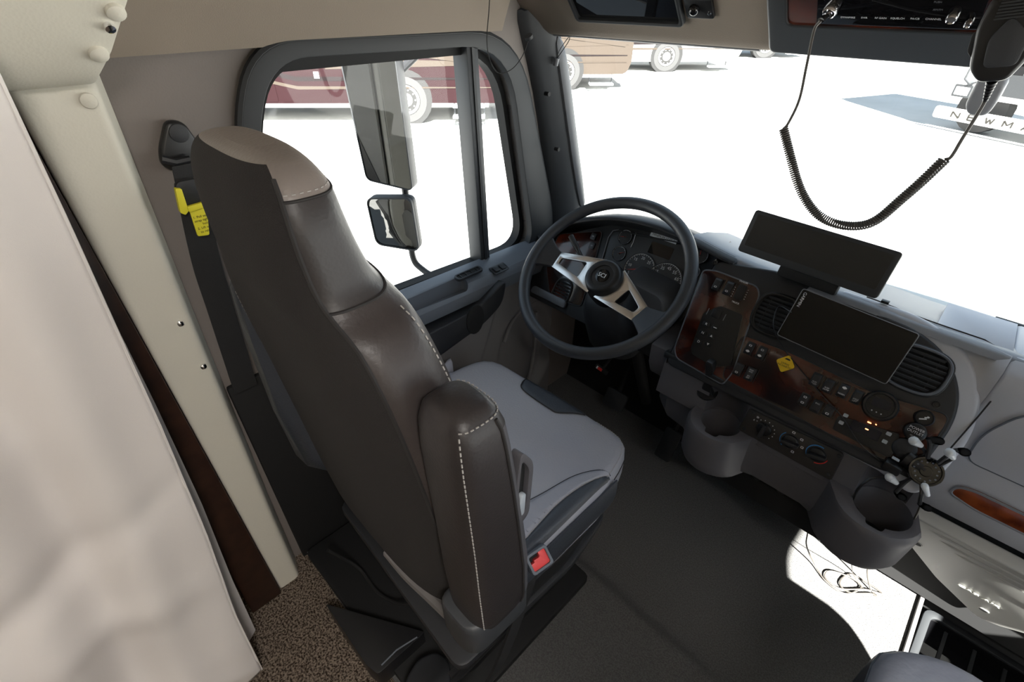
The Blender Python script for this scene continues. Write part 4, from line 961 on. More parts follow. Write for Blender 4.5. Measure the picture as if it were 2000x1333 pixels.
# column shroud
ax = SW.n
col = MB()
cr_ = [(-.080, .050, .045), (-.095, .062, .060), (-.13, .072, .07), (-.20, .085, .075), (-.27, .09, .08)]
col.loft([[SW.at(p[0], p[1] - .012 * k, d) for p in circ(rx, 28, ry=ry, ex=2.8)] for k, (d, rx, ry) in enumerate(cr_)])
sc_ = thing('steering_column', 'dark grey steering column shroud with stalk behind the steering wheel', 'steering column')
col.build('shroud', M['fascia'], sc_, ang=50)
hs_ = MB().loft([[V((x, y, z)) for x, z in rpoly([(-.64, .66), (-.475 + e, .68), (-.470 + e, .745), (-.50, .782), (-.60, .792), (-.64, .79)], .025, 5)] for y, e in ((1.03, -.015), (1.05, .0), (1.14, .0))])
lab(hs_.build('upper_shroud', M['doortop'], sc_, bevel=.006), 'grey shroud below the speedometer')
MB().tube(spline([SW.at(-.05, .0, -.05), SW.at(-.12, .045, -.035), SW.at(-.165, .075, -.02)]), [.006] * 10 + [.008] * 7, 10).build('turn_stalk', M['black'], sc_)
MB().cyl((-.62, 1.12, .60), (-.62, 1.33, .15), .02, n=16).build('lower_shaft', M['matteblack'], sc_)
# ---- pedals and red tag
for i, (x, z, w_) in enumerate(((-.46, .10, .06), (-.70, .16, .09))):
    pt = thing('pedal', ('narrow black accelerator pedal on the dark footwell floor under the wheel' if i == 0 else 'wide black brake pedal under the steering column in the dark footwell'), 'pedal')
    pf = Fr((x, 1.24, z), (1, 0, 0), (0, .5, 1)); MB().prism(rrect(w_, .12 if i == 0 else .07, .01, 4), pf, -.006, .006).build('pedal_pad', M['rubber'], pt, bevel=.002)
    MB().cyl(pf.at(0, .0, -.006), (x, 1.36, z + .25), .008, n=8).build('pedal_arm', M['matteblack'], pt)
kt = thing('under_dash_connector', 'small connector with red and white tag hanging below the steering wheel', 'connector')
c0_ = W(1175, 722, y=1.16)
MB().box((0, 0, 0), (.05, .016, .012), Fr(c0_, (1, .1, -.25), (0, .4, 1))).build('connector_body', M['black'], kt, bevel=.002)
MB().box((-.004, 0, .0068), (.016, .010, .002), Fr(c0_, (1, .1, -.25), (0, .4, 1))).build('red_tag', M['redp'], kt)
MB().box((-.016, 0, .0068), (.005, .010, .002), Fr(c0_, (1, .1, -.25), (0, .4, 1))).build('white_tag', M['whitep'], kt)
MB().tube([c0_ + V((0, .01, .0)), c0_ + V((.0, .06, .03)), c0_ + V((0, .1, .04))], .005, 8).build('bracket', M['matteblack'], kt)
# ---- parking brake lever-like handle left of the cup holder
pb = thing('hand_valve_lever', 'black upright lever on the console left of the wood switch panel', 'lever')
p0 = W(1383, 762, y=.965); p1 = W(1389, 708, y=.955)
MB().loft([[p0 + (p1 - p0) * t + V((a, b, 0)) for a, b in rpoly([(-w_, -.010), (w_, -.010), (w_, .010), (-w_, .010)], .004, 3)] for t, w_ in ((-.1, .020), (.0, .014), (.25, .010), (.6, .009), (.95, .010), (1.05, .007))]).build('lever_grip', M['black'], pb, bevel=.002)
MB().box((0, 0, 0), (.04, .016, .02), Fr(W(1398, 740, y=.957), (1, 0, -.05), (0, 1, 0))).build('lever_link', M['black'], pb, bevel=.003)
MB().prism(circ(.024, 24), Fr(p0 + V((0, 0, -.006)), (1, 0, 0), (0, .9, .3)), -.004, .003).build('lever_base', M['black'], pb, bevel=.001)
# ================================================================== THINGS ON THE DASH
mon = thing('wide_monitor', 'wide black monitor standing on top of the dashboard', 'monitor')
BL, BR, TL, TR = W(1440, 489, y=1.075), W(1719, 588, y=1.075), W(1476, 409, y=1.108), W(1757, 492, y=1.108)
mo = (BL + BR + TL + TR) / 4; MF = Fr(mo, (BR - BL) + (TR - TL), (TL - BL) + (TR - BR))
mw, mh = ((BR - BL).length + (TR - TL).length) / 2, ((TL - BL).length + (TR - BR).length) / 2
MB().prism(rrect(mw, mh, .008, 5), MF, -.018, 0).build('housing', M['rubber'], mon, bevel=.002)
MB().prism(rrect(mw * .93, mh * .74, .002, 2, 0, .004), MF, 0, .0005).build('screen', M['screenm'], mon)
MB().box((mw * .05, -mh / 2 - .006, -.02), (mw * .42, .030, .03), MF).build('stand', M['matteblack'], mon, bevel=.003)
cl = MB().box((0, 0, 0), (.014, .010, .006), Fr(W(1729, 590, y=1.12), (1, 0, 0), (0, 1, 0))).build('cable_clip', M['black'], None, bevel=.001)
tag(cl, 'tiny black cable clip on the dash top right of the wide monitor', 'clip')
gps = thing('navigation_tablet', 'black glass navigation tablet propped against the dashboard between the vents', 'tablet')
BL, BR, TL, TR = W(1519, 651, y=1.0), W(1735, 757, y=1.0), W(1567, 567, y=1.045), W(1791, 648, y=1.045)
mo = (BL + BR + TL + TR) / 4; GF = Fr(mo, (BR - BL) + (TR - TL), (TL - BL) + (TR - BR))
gw, gh = ((BR - BL).length + (TR - TL).length) / 2, ((TL - BL).length + (TR - BR).length) / 2
MB().prism(rrect(gw, gh, .005, 4), GF, -.010, -.0005).build('tablet_body', M['black'], gps, bevel=.001)
MB().prism(rrect(gw * .985, gh * .975, .004, 4), GF, -.0006, .0005).build('glass_front', M['screen'], gps)
rim_tube(rrect(gw, gh, .005, 4), GF, -.0006, .0009, M['dim'], gps, 'polished_edge')
text('lettering', 'GARMIN', GF.sub(-gw / 2 + .008, gh * .30, .0007, radians(-90)), .0085, M['white'], gps, depth=.0001)
MB().cyl(GF.at(0, 0, -.01), GF.at(0, -.01, -.055), .016, .02, 16).build('mount', M['matteblack'], gps)
# yellow tag
a = W(1532, 714, y=.975); yt = thing('yellow_tag', 'yellow diamond-shaped tag stuck on the wood panel left of the tablet', 'tag')
YF = Fr(PC_.at(*PC_.pix(1534, 711, .006), .006), PC_.u * cos(.55) + PC_.v * sin(.55), PC_.v * cos(.55) - PC_.u * sin(.55))
YF = Fr(YF.o, PC_.u, PC_.v)
MB().prism(rpoly([(-.020, 0), (0, -.021), (.020, 0), (0, .021)], .005, 4), YF, -.001, .001).build('tag_plate', M['yellow2'], yt)
text('lettering', 'LIVING\nUNCHARTED', YF.sub(0, -.003, .0012), .0055, M['ink'], yt, depth=.0001)
MB().prism(rpoly([(-.006, .009), (.006, .009), (.004, .0125), (-.003, .0125)], .001, 2), YF, .001, .0014).build('symbol', M['ink'], yt)
# cable from behind the tablet across to the phone mount
PH = W(1808, 921, y=.955)
c1 = spline([W(1545, 610, y=1.02), PC_.at(*PC_.pix(1520, 600, .012), .012), PC_.at(*PC_.pix(1511, 640, .015), .015), PC_.at(*PC_.pix(1530, 680, .006), .006), PC_.at(*PC_.pix(1570, 730, .006), .008), PC_.at(*PC_.pix(1608, 775, .008), .012), PC_.at(*PC_.pix(1645, 815, .012), .014), PC_.at(*PC_.pix(1680, 868, .02), .02), W(1727, 908, y=.95)], 10)
tag(MB().tube(c1, .0013, 6).build('power_cable', M['black']), 'thin black cable running from the tablet down over the wood panel to the phone mount', 'cable')
# phone mount: disc with four arms
pm = thing('phone_mount', 'black phone mount with round centre, spidery arms and white rubber tips at the dash corner', 'phone mount')
DF = Fr(PH, (1, .15, 0), (-.1, .62, .78))
MB().lathe([(.027, -.006), (.028, 0), (.026, .005), (.023, .005), (.022, .002), (.010, .002), (.009, .004), (0, .004)], DF, 36).build('centre_disc', M['screen'], pm, ang=40)
cg = MB()
for i in range(14):
    t = radians(i * 25.7); r = .0165 + .002 * (i % 2); cg.prism(circ(.0016, 6, r * cos(t), r * sin(t)), DF, .002, .0045)
cg.build('disc_studs', M['doortop'], pm)
for i, pts in enumerate((((1812, 895), (1816, 870), (1813, 858), (1835, 862)), ((1832, 905), (1862, 882), (1872, 880), (1885, 884)), ((1785, 930), (1765, 945), (1750, 962), (1762, 972)), ((1802, 945), (1800, 965), (1796, 985), (1812, 993)))):
    P = [W(x, y, y=.945) for x, y in pts]
    ar = MB().tube(spline(P[:3], 6), .0036, 8).build('arm', M['fascia'], pm)
    MB().loft([[P[2].lerp(P[3], t) + V((a_, 0, b_)) for a_, b_ in circ(r, 12)] for t, r in ((0, .004), (.4, .007), (.9, .009), (1.15, .004))]).build('arm_pad', M['rubber'], ar)
for k, (x0, y0, x1, y1) in enumerate(((1785, 862, 1800, 872), (1855, 885, 1862, 896), (1738, 933, 1752, 945), (1806, 950, 1812, 968))):
    A, B = W(x0, y0, y=.935), W(x1, y1, y=.94)
    MB().cyl(A, B, .0085 if k != 3 else .006, .004, 14).build('white_tip', M['whitep'], pm); 
    MB().sphere(A, .0083 if k != 3 else .006).build('white_tip', M['whitep'], pm)
for a_, b_ in (((1800, 873), (1812, 890)), ((1752, 946), (1775, 938)), ((1812, 968), (1806, 945)), ((1862, 896), (1835, 910))):
    MB().tube([W(*a_, y=.945), W(*b_, y=.95)], .0030, 8).build('link_arm', M['fascia'], pm)
MB().cyl(DF.at(0, 0, -.005), PC_.at(*PC_.pix(1770, 895), 0), .010, .018, 14).build('mount_stem', M['black'], pm)
MB().box((0, 0, 0), (.03, .02, .02), Fr(W(1743, 912, y=.948), (1, 0, -.1), (0, 1, 0))).build('plug', M['black'], pm, bevel=.003)
MB().box((0, 0, .011), (.012, .006, .002), Fr(W(1743, 904, y=.948), (1, 0, -.1), (0, 1, 0))).build('plug_button', M['btn'], pm)
c2 = spline([W(1735, 934, y=.94), W(1700, 936, y=.93), W(1672, 962, y=.92), W(1660, 1000, z=.515), W(1658, 1010, z=.50)], 10)
q = thing('charging_cable', 'thick black charging cable dropping into the right cup holder', 'cable'); MB().tube(c2, .0026, 8).build('lead', M['black'], q)
MB().cyl(c2[-1] + V((0, 0, .03)), c2[-1] + V((0, 0, -.004)), .008, .008, 12).build('connector', M['matteblack'], q)
c3 = spline([W(1798, 945, y=.94), W(1797, 990, y=.95), W(1770, 1035, y=.98), W(1735, 1060, z=.35), W(1705, 1085, z=.2), W(1694, 1115, z=.08), W(1700, 1150, z=.01), W(1712, 1165, z=.006), W(1700, 1160, z=.006), W(1660, 1158, z=.006), W(1640, 1140, z=.006), W(1660, 1122, z=.006), W(1695, 1140, z=.006), W(1722, 1160, z=.006), W(1690, 1152, z=.009), W(1640, 1150, z=.006), W(1612, 1130, z=.006), W(1620, 1116, z=.009), W(1660, 1128, z=.010), W(1682, 1148, z=.008), W(1650, 1160, z=.006), W(1612, 1135, z=.006), W(1590, 1100, z=.02), W(1575, 1065, z=.10), W(1578, 1030, z=.2), V((-.03, 1.05, .40))], 10)
tag(MB().tube(c3, .0021, 6).build('floor_cable', M['cord']), 'thin dark cable lying in loops on the sunlit carpet', 'cable')
c4 = spline([W(1663, 1085, z=.3), W(1664, 1110, z=.15), W(1668, 1125, z=.03), W(1690, 1155, z=.004)], 8)
tag(MB().tube(c4, .0011, 6).build('hanging_wire', M['cord']), 'single fine wire hanging below the right cup holder', 'wire')
# step well frame
swf = thing('step_well_window', 'framed grey step plate in the passenger step well beside the carpet', 'step')
P = [W(1802, 1170, z=-.02), W(1785, 1240, z=-.02)]
sf = Fr((.62, 1.16, -.095), (1, 0, 0), (0, 1, .10))
MB().ring(rrect(.52, .44, .03, 5), rrect(.48, .40, .02, 5), sf, 0, .012).build('step_frame', M['rubber'], swf, bevel=.003)
MB().prism(rrect(.49, .41, .02), sf, 0, .003).build('step_plate', M['screen'], swf)
for k in range(7): MB().box((-.2 + .066 * k, 0, .005), (.008, .36, .006), sf).build('tread_rib', M['rubber'], swf)
for y in (.74, 1.38): MB().tube([V((.325, y, .012)), V((.33, y, .012))], .001, 4)
tag(MB().tube([W(1700, 1258, z=.008) * .2 + W(1752, 1160, z=.008) * .8, W(1762, 1135, z=.008)], .0001, 4).build('x', M['rubber']), 'x', 'x')
bpy.data.objects.remove(bpy.data.objects['x'])
# carpet edge binding at the step well
struct(MB().tube([V((.333, .745, .006)), V((.333, 1.0, .006)), V((.330, 1.38, .006))], .006, 8).build('trim_10', M['door']))
# ================================================================== OVERHEAD
OV = Fr((-.25, 1.03, 1.4225), (1, 0, 0), (0, -.665, .747))
oc = thing('overhead_console', 'charcoal overhead console with dark wood insert above the windshield', 'console')
PX = [OV.pix(1507, 78), OV.pix(1518, -60), OV.pix(2100, -60), OV.pix(2100, 140)]
MB().prism(rpoly([(PX[0][0], -.113), (PX[0][0], .28), (.75, .28), (.75, -.113)], [.015, .03, .0, .0], 5), OV, -.03, .014).build('shell', M['pillar'], oc, bevel=.006, seg=3)
ins = OV.pix(1537, 48, .014)
insr = rpoly([(ins[0], ins[1]), (.42, ins[1]), (.42, .22), (ins[0], .22)], .014, 5)
MB().prism(insr, OV, .0135, .016).build('wood_insert', M['wood'], oc, bevel=.001)
rim_tube(insr, OV, .016, .0025, M['rubber'], oc, 'insert_bezel')
# radio
cb = thing('cb_radio', 'black radio with chrome knobs set into the overhead console', 'radio')
l_ = OV.pix(1597, 38, .02); r_ = OV.pix(1915, 48, .02)
MB().prism(rrect(r_[0] - l_[0], .075, .003, 3, (l_[0] + r_[0]) / 2, l_[1] + .033), OV, .012, .024).build('radio_face', M['screen'], cb, bevel=.002)
RF = OV.sub(0, 0, .024)
for px, s_ in ((1656, 'DYNAMIKE'), (1688, 'SWR'), (1720, 'RF GAIN'), (1753, 'SQUELCH'), (1787, 'PA/CB'), (1823, 'CHANNEL')):
    a, b = RF.pix(px, 34 + (px - 1656) * .02); text('lettering', s_, RF.sub(a, b, .0002), .0042, M['white'], cb, depth=.0001)
for px, py, s_ in ((1832, 4, 'PUSH'), (1832, 19, 'AM/FM')):
    a, b = RF.pix(px, py); text('lettering', s_, RF.sub(a, b, .0002), .004, M['dim'], cb, depth=.0001)
for px, py, r in ((1625, 17, .011), (1864, 28, .0075), (1896, 38, .005)):
    a, b = RF.pix(px, py); MB().lathe([(r, 0), (r, .008), (r * .8, .011), (r * .75, .009), (0, .009)], RF.sub(a, b, 0), 24).build('chrome_knob', M['chrome'], cb, ang=40)
a, b = RF.pix(1625, 17); jk = RF.at(a, b, .01)
MB().loft([[jk + (W(1603, 40, y=.99) - jk) * t + OV.u * (.005 * cos(2*pi*i/10)) + OV.v * (.005 * sin(2*pi*i/10)) for i in range(10)] for t in (0, .3, .6, 1)]).build('mic_plug', M['chrome'], cb)
# coiled microphone cord
cc = thing('coiled_cord', 'coiled dark microphone cord hanging in a loop before the windshield', 'cord')
YD = .985
P0 = [W(1603, 40, y=.98), W(1590, 60, y=.985), W(1575, 130, y=YD), W(1561, 195, y=YD), W(1540, 240, y=YD), W(1530, 252, y=YD)]
MB().tube(spline(P0, 8), .0024, 8).build('straight_lead', M['cord'], cc)
P1 = spline([W(x, y, y=YD) for x, y in ((1530, 250), (1545, 310), (1560, 362), (1580, 400), (1605, 425), (1640, 439), (1680, 441), (1715, 428), (1760, 390), (1800, 355), (1845, 312))], 40)
L = [0]
for i in range(1, len(P1)): L.append(L[-1] + (P1[i] - P1[i-1]).length)
tot = L[-1]; turns = 104; sm_ = []; npt = turns * 12
k = 0; na = V((0, 1, 0))
for i in range(npt + 1):
    d = tot * i / npt
    while k < len(L) - 2 and L[k + 1] < d: k += 1
    p = P1[k].lerp(P1[k+1], (d - L[k]) / (L[k+1] - L[k])); t = (P1[min(k+2, len(P1)-1)] - P1[max(k-1, 0)]).normalized()
    a_ = (na - t * na.dot(t)).normalized(); b_ = t.cross(a_); an = 2 * pi * turns * i / npt
    sm_.append(p + a_ * (.0066 * cos(an)) + b_ * (.0066 * sin(an)))
MB().tube(sm_, .0016, 6).build('coil', M['cord'], cc)
P2 = [W(1845, 312, y=YD), W(1858, 306, y=YD), W(1880, 270, y=YD), W(1908, 225, y=YD - .005), W(1925, 195, y=YD - .01), W(1938, 160, y=YD - .015)]
MB().tube(spline(P2, 8), .0024, 8).build('straight_lead', M['cord'], cc)
# microphone
mic = thing('handheld_microphone', 'black handheld radio microphone hanging at the top right of the windshield', 'microphone')
mc0, mc1 = W(1938, 158, y=.955), W(1985, 10, y=.955)
MX = Fr((mc0 + mc1) / 2, (mc1 - mc0).cross(CAM - mc0), mc1 - mc0)
hL = (mc1 - mc0).length / 2
MB().prism(rpoly([(-.014, -hL), (.014, -hL), (.027, -hL * .45), (.031, hL * .9), (.02, hL * 1.3), (-.024, hL * 1.3), (-.031, hL * .5), (-.027, -hL * .6)], .008, 5), MX, -.014, .014).build('case', M['black'], mic, bevel=.005, seg=3)
MB().prism(rpoly([(-.014, -hL * .6), (.018, -hL * .6), (.022, hL * .2), (.0, hL * .75), (-.016, hL * .2)], .008, 5), MX, .013, .017).build('grip_panel', M['rim'], mic, bevel=.002)
for k in range(7): MB().box((-.002, hL * (.70 + .08 * k), .0155), (.030 - .001 * k, .0022, .003), MX).build('speaker_rib', M['rubber'], mic)
MB().prism(rpoly([(-.034, -hL * .1), (-.028, -hL * .3), (-.026, hL * .5), (-.034, hL * .4)], .003, 3), MX, -.008, .008).build('talk_key', M['rubber'], mic, bevel=.002)
p_ = [mc0, W(1931, 178, y=.962), W(1925, 195, y=YD - .01)]
for k in range(6): 
    t = k / 5.5; q0 = p_[0].lerp(p_[2], t); q1 = p_[0].lerp(p_[2], t + .12); MB().cyl(q0, q1, .0062 - .0006 * k, n=12).build('strain_relief', M['black'], mic)
wm = thing('visor_bracket', 'pale grey rounded sensor housing on the windshield behind the microphone', 'sensor')
pw = [W(x, y, y=1.10) for x, y in ((1885, 205), (1890, 225), (1925, 228), (1945, 205), (1975, 150), (1925, 130))]
WF = Fr(sum(pw, V()) / 6, (1, 0, 0), (0, -.3, 1)); MB().prism(rpoly([((p - WF.o).dot(WF.u), (p - WF.o).dot(WF.v)) for p in pw], .012, 5), WF, -.02, .01).build('housing', M['dash'], wm, bevel=.005, seg=3)
MB().box((.02, .05, -.03), (.02, .03, .06), WF).build('stem', M['dash'], wm)
# display pocket left of console + small camera
dp = thing('overhead_display', 'dark framed display recessed in the beige overhead trim', 'display')
a0 = OV.pix(1128, 36, .004); a1 = OV.pix(1337, 40, .004)
MB().ring(rrect(a1[0] - a0[0], .14, .012, 5, (a0[0] + a1[0]) / 2, a0[1] + .066), rrect(a1[0] - a0[0] - .016, .124, .008, 5, (a0[0] + a1[0]) / 2, a0[1] + .066), OV, -.004, .012).build('frame', M['rubber'], dp, bevel=.003)
MB().prism(rrect(a1[0] - a0[0] - .014, .126, .008, 5, (a0[0] + a1[0]) / 2, a0[1] + .066), OV, -.002, .003).build('screen', M['screen'], dp)
dc = thing('cabin_sensor', 'small black plate with round lens beside the overhead display', 'sensor')
a, b = OV.pix(1366, 16, .004); MB().prism(rrect(.058, .042, .006, 4, a, b), OV, 0, .007).build('plate', M['black'], dc, bevel=.002)
a, b = OV.pix(1355, 20, .01); MB().sphere(OV.at(a, b, .008), .011).build('lens', M['screen'], dc)
a, b = OV.pix(1386, 27, .007); MB().lathe([(.004, 0), (.004, .001), (0, .0012)], OV.sub(a, b, .007), 12).build('screw', M['chrome'], dc)
# thin wire and small clip at the A pillar top
vw = spline([W(957, -20, x=-.99), W(955, 20, x=-.99), W(951, 80, x=-.985), W(958, 120, x=-.98), W(975, 143, x=-.975), W(1000, 135, x=-.97), W(1020, 110, x=-.965), W(1033, 76, x=-.96)], 8)
q = thing('antenna_wire', 'thin black wire drooping from the headliner over the door window corner', 'wire')
MB().tube(vw, .0011, 6).build('lead', M['matteblack'], q)
MB().lathe([(.010, -.004), (.010, .003), (.006, .005), (0, .005)], Fr(W(1033, 73, x=-.962), (1, 0, 0), (0, -.8, -.5)), 16).build('grommet', M['rubber'], q)
q = thing('visor_plug', 'small grey plug on two thin leads at the top of the windshield pillar', 'plug')
pp_ = W(1087, 120, y=1.135)
MB().cyl(pp_ + V((0, 0, .008)), pp_ + V((-.003, 0, -.010)), .008, .0065, 12).build('plug_body', M['pillarlt'], q)
for dx in (-3, 3): MB().tube(spline([pp_ + V((0, 0, .006)), W(1095 + dx, 100, y=1.13), W(1108 + dx, 80, y=1.128), W(1113, 70, y=1.128)]), .0010, 5).build('lead', M['matteblack'], q)
# belt guide on the door post
bg_ = thing('belt_guide', 'black triangular seat belt guide on the wall behind the headrest', 'belt guide')
gf = Fr((XL, 0, 0), (0, 1, 0), (0, 0, 1))
gpts = [gf.pix(x, y) for x, y in ((318, 232), (352, 234), (392, 290), (380, 330), (335, 332), (310, 320), (306, 290))]
MB().prism(rpoly(gpts, .012, 5), gf, 0, .022).build('cover', M['black'], bg_, bevel=.006, seg=3)
a, b = gf.pix(342, 256); MB().prism(circ(.015, 20, a, b), gf, .02, .025).build('bolt_cap', M['fascia'], bg_, bevel=.001)
MB().tube([W(318, 312, x=XL + .028), W(345, 318, x=XL + .035), W(372, 312, x=XL + .035)], .007, 8).build('guide_loop', M['fascia'], bg_)
bw = thing('seat_belt', 'black seat belt hanging behind the driver headrest with yellow tag', 'seat belt')
pth = [W(365, 320, x=XL + .045), W(375, 370, x=XL + .05), W(385, 430, x=XL + .05), W(405, 520, x=XL + .05), W(430, 600, x=XL + .05), W(480, 760, x=XL + .05)]
MB().loft([[p + V((0, -.024, 0)), p + V((.003, -.024, 0)), p + V((.003, .024, 0)), p + V((0, .024, 0))] for p in spline(pth, 5)]).build('webbing', M['web'], bw)
tg = W(372, 375, x=XL + .062); MB().prism(rpoly([(-.022, -.022), (.022, -.022), (.02, .022), (-.02, .022)], .012, 5), Fr(tg, (0, 1, 0), (0, 0, 1)), -.006, .008).build('latch_plate', M['fascia'], bw, bevel=.003)
yf = Fr((XL + .07, 0, 0), (0, 1, 0), (0, 0, 1))
yp = lambda L_: [yf.pix(x, y) for x, y in L_]
MB().prism(rpoly(yp(((368, 408), (402, 398), (408, 458), (385, 461))), .003, 3), yf, 0, .004).build('yellow_tag', M['yellow'], bw, bevel=.001)
MB().prism(rpoly(yp(((340, 367), (352, 367), (366, 410), (360, 418), (350, 414))), .002, 3), yf, -.004, .008).build('yellow_clip', M['yellow'], bw, bevel=.001)
MB().prism(rpoly(yp(((362, 402), (396, 392), (400, 402), (366, 412))), .002, 3), yf, .002, .010).build('yellow_clip', M['yellow'], bw, bevel=.001)
for k, s_ in enumerate(('1. Pull seat belt', 'strap tight and', 'hold', '2. Lift up tab', 'to release')):
    a, b = yf.pix(380 + k * 2.0, 424 + k * 7.3); text('lettering', s_, yf.sub(a + .014, b, .0045), .0058, M['ink'], bw, depth=.0001)
# ---- curtain
cu = thing('curtain', 'off-white privacy curtain drawn to the left side in front of the camera', 'curtain')
E = [(0, 255, 1.0), (0, 0, 0)]
def edge_y(z):
    K = [(-.2, -.112), (.0, -.100), (.277, -.080), (.55, -.045), (.821, -.019), (1.178, .009), (1.4, .024), (2.2, .06)]
    for (a, ya), (b, yb) in zip(K, K[1:]):
        if a <= z <= b: return ya + (yb - ya) * (z - a) / (b - a)
    return .06
def curt(a, b):
    # a along the curtain away from the cab, b height
    z = .03 + b * 1.85
    y1 = edge_y(z)
    s = a * .95
    y = y1 - s; fold = .020 * sin(s * 21 + .9 * sin(z * 2.2)) + .010 * sin(s * 47 + z * 3 + 1) + .005 * sin(z * 13 + s * 9) * (1 if z < .9 else .4)
    x = -.865 + .05 * (1 - min(z / 1.3, 1)) + fold * min(1, .25 + s * 5) + .10 * s
    cr = .012 * math.exp(-((z - .42 - .25 * s) / .045) ** 2) * math.exp(-((s - .20) / .16) ** 2) - .010 * math.exp(-((z - .72 + .35 * s) / .04) ** 2) * math.exp(-((s - .30) / .16) ** 2)
    for z0, k_, s0, wd, am in ((.30, .55, .30, .05, .013), (.62, -.35, .22, .035, -.009), (.95, .30, .40, .06, .010), (.16, .9, .12, .03, .010), (1.2, -.5, .3, .05, -.007)):
        cr += am * math.exp(-((z - z0 - k_ * (s - s0)) / wd) ** 2) * math.exp(-((s - s0) / .22) ** 2)
    return V((x + cr, y, z))
o = MB().grid(curt, 150, 150).build('cloth', M['curtain'], cu, fixn=False, ang=180)
o.modifiers.new('s', 'SOLIDIFY').thickness = .003
MB().tube([curt(0, i / 40) + V((.001, .001, 0)) for i in range(41)], .003, 6).build('hem', M['curtain'], cu)
# second fold showing behind the leading edge
MB().grid(lambda a, b: V((-.915 + .03 * a, edge_y(.03 + b * 1.85) - .004 + .030 * min(max(1.25 - b * 1.85, 0), 1) - .04 * a, .03 + b * 1.85)), 6, 40).build('back_fold', M['curtain'], cu, fixn=False, solid=.002)
MB().tube([V((-.87, .05, 1.90)), V((-.80, -.6, 1.90)), V((-.76, -1.0, 1.90))], .008, 8).build('track', M['steel'], cu)

# ================================================================== OUTSIDE
mr = thing('large_side_mirror', 'tall rectangular side mirror outside the driver window', 'mirror')
MP = [W(x, y, x=-1.42 + dx) for x, y, dx in ((662, 112, 0), (770, 104, .0), (806, 370, 0), (714, 352, 0))]
# real mirror: vertical plate turned towards the driver
mcen = sum(MP, V()) / 4
def mirror_plate(parent, px, yaw_, mt_frame=M['fascia'], convex=False, xd=-1.42):
    cen = sum((W(x, y, x=xd) for x, y in px), V()) / len(px)
    n = V((sin(yaw_), -cos(yaw_), 0.0)); u = V((cos(yaw_), sin(yaw_), 0)); f = Fr(cen, u, V((0, 0, 1)))
    pts = [f.pix(x, y) for x, y in px]
    return f, pts
f, pts = mirror_plate(mr, ((663, 112), (772, 104), (807, 374), (716, 352)), radians(33))
print('big mirror', [tuple(round(c, 3) for c in p) for p in pts])
ol = rpoly(pts, .022, 5); il = rpoly([(p[0] * .955, p[1] * .98) for p in pts], .018, 5)
MB().prism(ol, f, -.05, -.002).build('housing', M['fascia'], mr, bevel=.004)
MB().ring(ol, il, f, -.004, .004).build('rim', M['rubber'], mr, bevel=.0015)
MB().prism(il, f, -.003, .0005).build('mirror_glass', M['mirror'], mr)
m2 = thing('convex_side_mirror', 'small squarish convex mirror below the tall side mirror', 'mirror')
f2, pts2 = mirror_plate(m2, ((714, 386), (803, 386), (820, 492), (735, 478)), radians(33))
print('conv mirror', [tuple(round(c, 3) for c in p) for p in pts2])
ol2 = rpoly(pts2, .028, 6); il2 = rpoly([(p[0] * .94, p[1] * .94) for p in pts2], .024, 6)
MB().prism(ol2, f2, -.04, -.008).build('housing', M['fascia'], m2, bevel=.006)
MB().ring(ol2, il2, f2, -.010, .004).build('rim', M['rubber'], m2, bevel=.0015)
cc2 = V((sum(p[0] for p in il2) / len(il2), sum(p[1] for p in il2) / len(il2)))
MB().loft([[f2.at(cc2.x + (p[0] - cc2.x) * k_, cc2.y + (p[1] - cc2.y) * k_, .008 - .8 * k_ * k_ * ((p[0] - cc2.x) ** 2 + (p[1] - cc2.y) ** 2)) for p in il2] for k_ in (1, .92, .84, .76, .68, .6, .52, .44, .36, .28, .2, .12, .04)], cap=True).build('mirror_glass', M['mirror'], m2, ang=80)
ma = thing('mirror_arm', 'dark tubular arm carrying the side mirrors from the door', 'mirror arm')
XA = -1.44
MB().tube(spline([f.at(.03, .0, -.06), W(792, 378, x=XA), W(800, 440, x=XA), W(806, 500, x=XA), W(822, 524, x=XA + .03), W(862, 545, x=XA + .12), V((-1.10, .98, .60))], 8), .012, 10).build('tube', M['fascia'], ma)
MB().tube([f.at(.03, .0, -.06), f.at(.03, .12, -.06), V((-1.25, 1.0, 1.36)), V((-1.10, 1.05, 1.37))], .012, 10).build('upper_tube', M['fascia'], ma)
# own coach body behind and below (seen in the mirrors)
ob = thing('own_coach_body', 'beige side of the motorhome seen only in the mirrors', 'vehicle')
MB().prism([(-1.32, -9), (-1.32, -.2), (-1.31, -.2), (-1.31, -9)], WORLD, GZ + .3, 2.4).build('side_skin', M['own'], ob)
MB().prism([(-1.325, -9), (-1.325, -.3), (-1.32, -.3), (-1.32, -9)], WORLD, -.2, .5).build('dark_stripe', M['rvdark'], ob)
MB().prism([(-1.12, .0), (-1.12, 1.3), (-1.115, 1.3), (-1.115, .0)], WORLD, -.7, .66).build('door_skin', M['own'], ob)
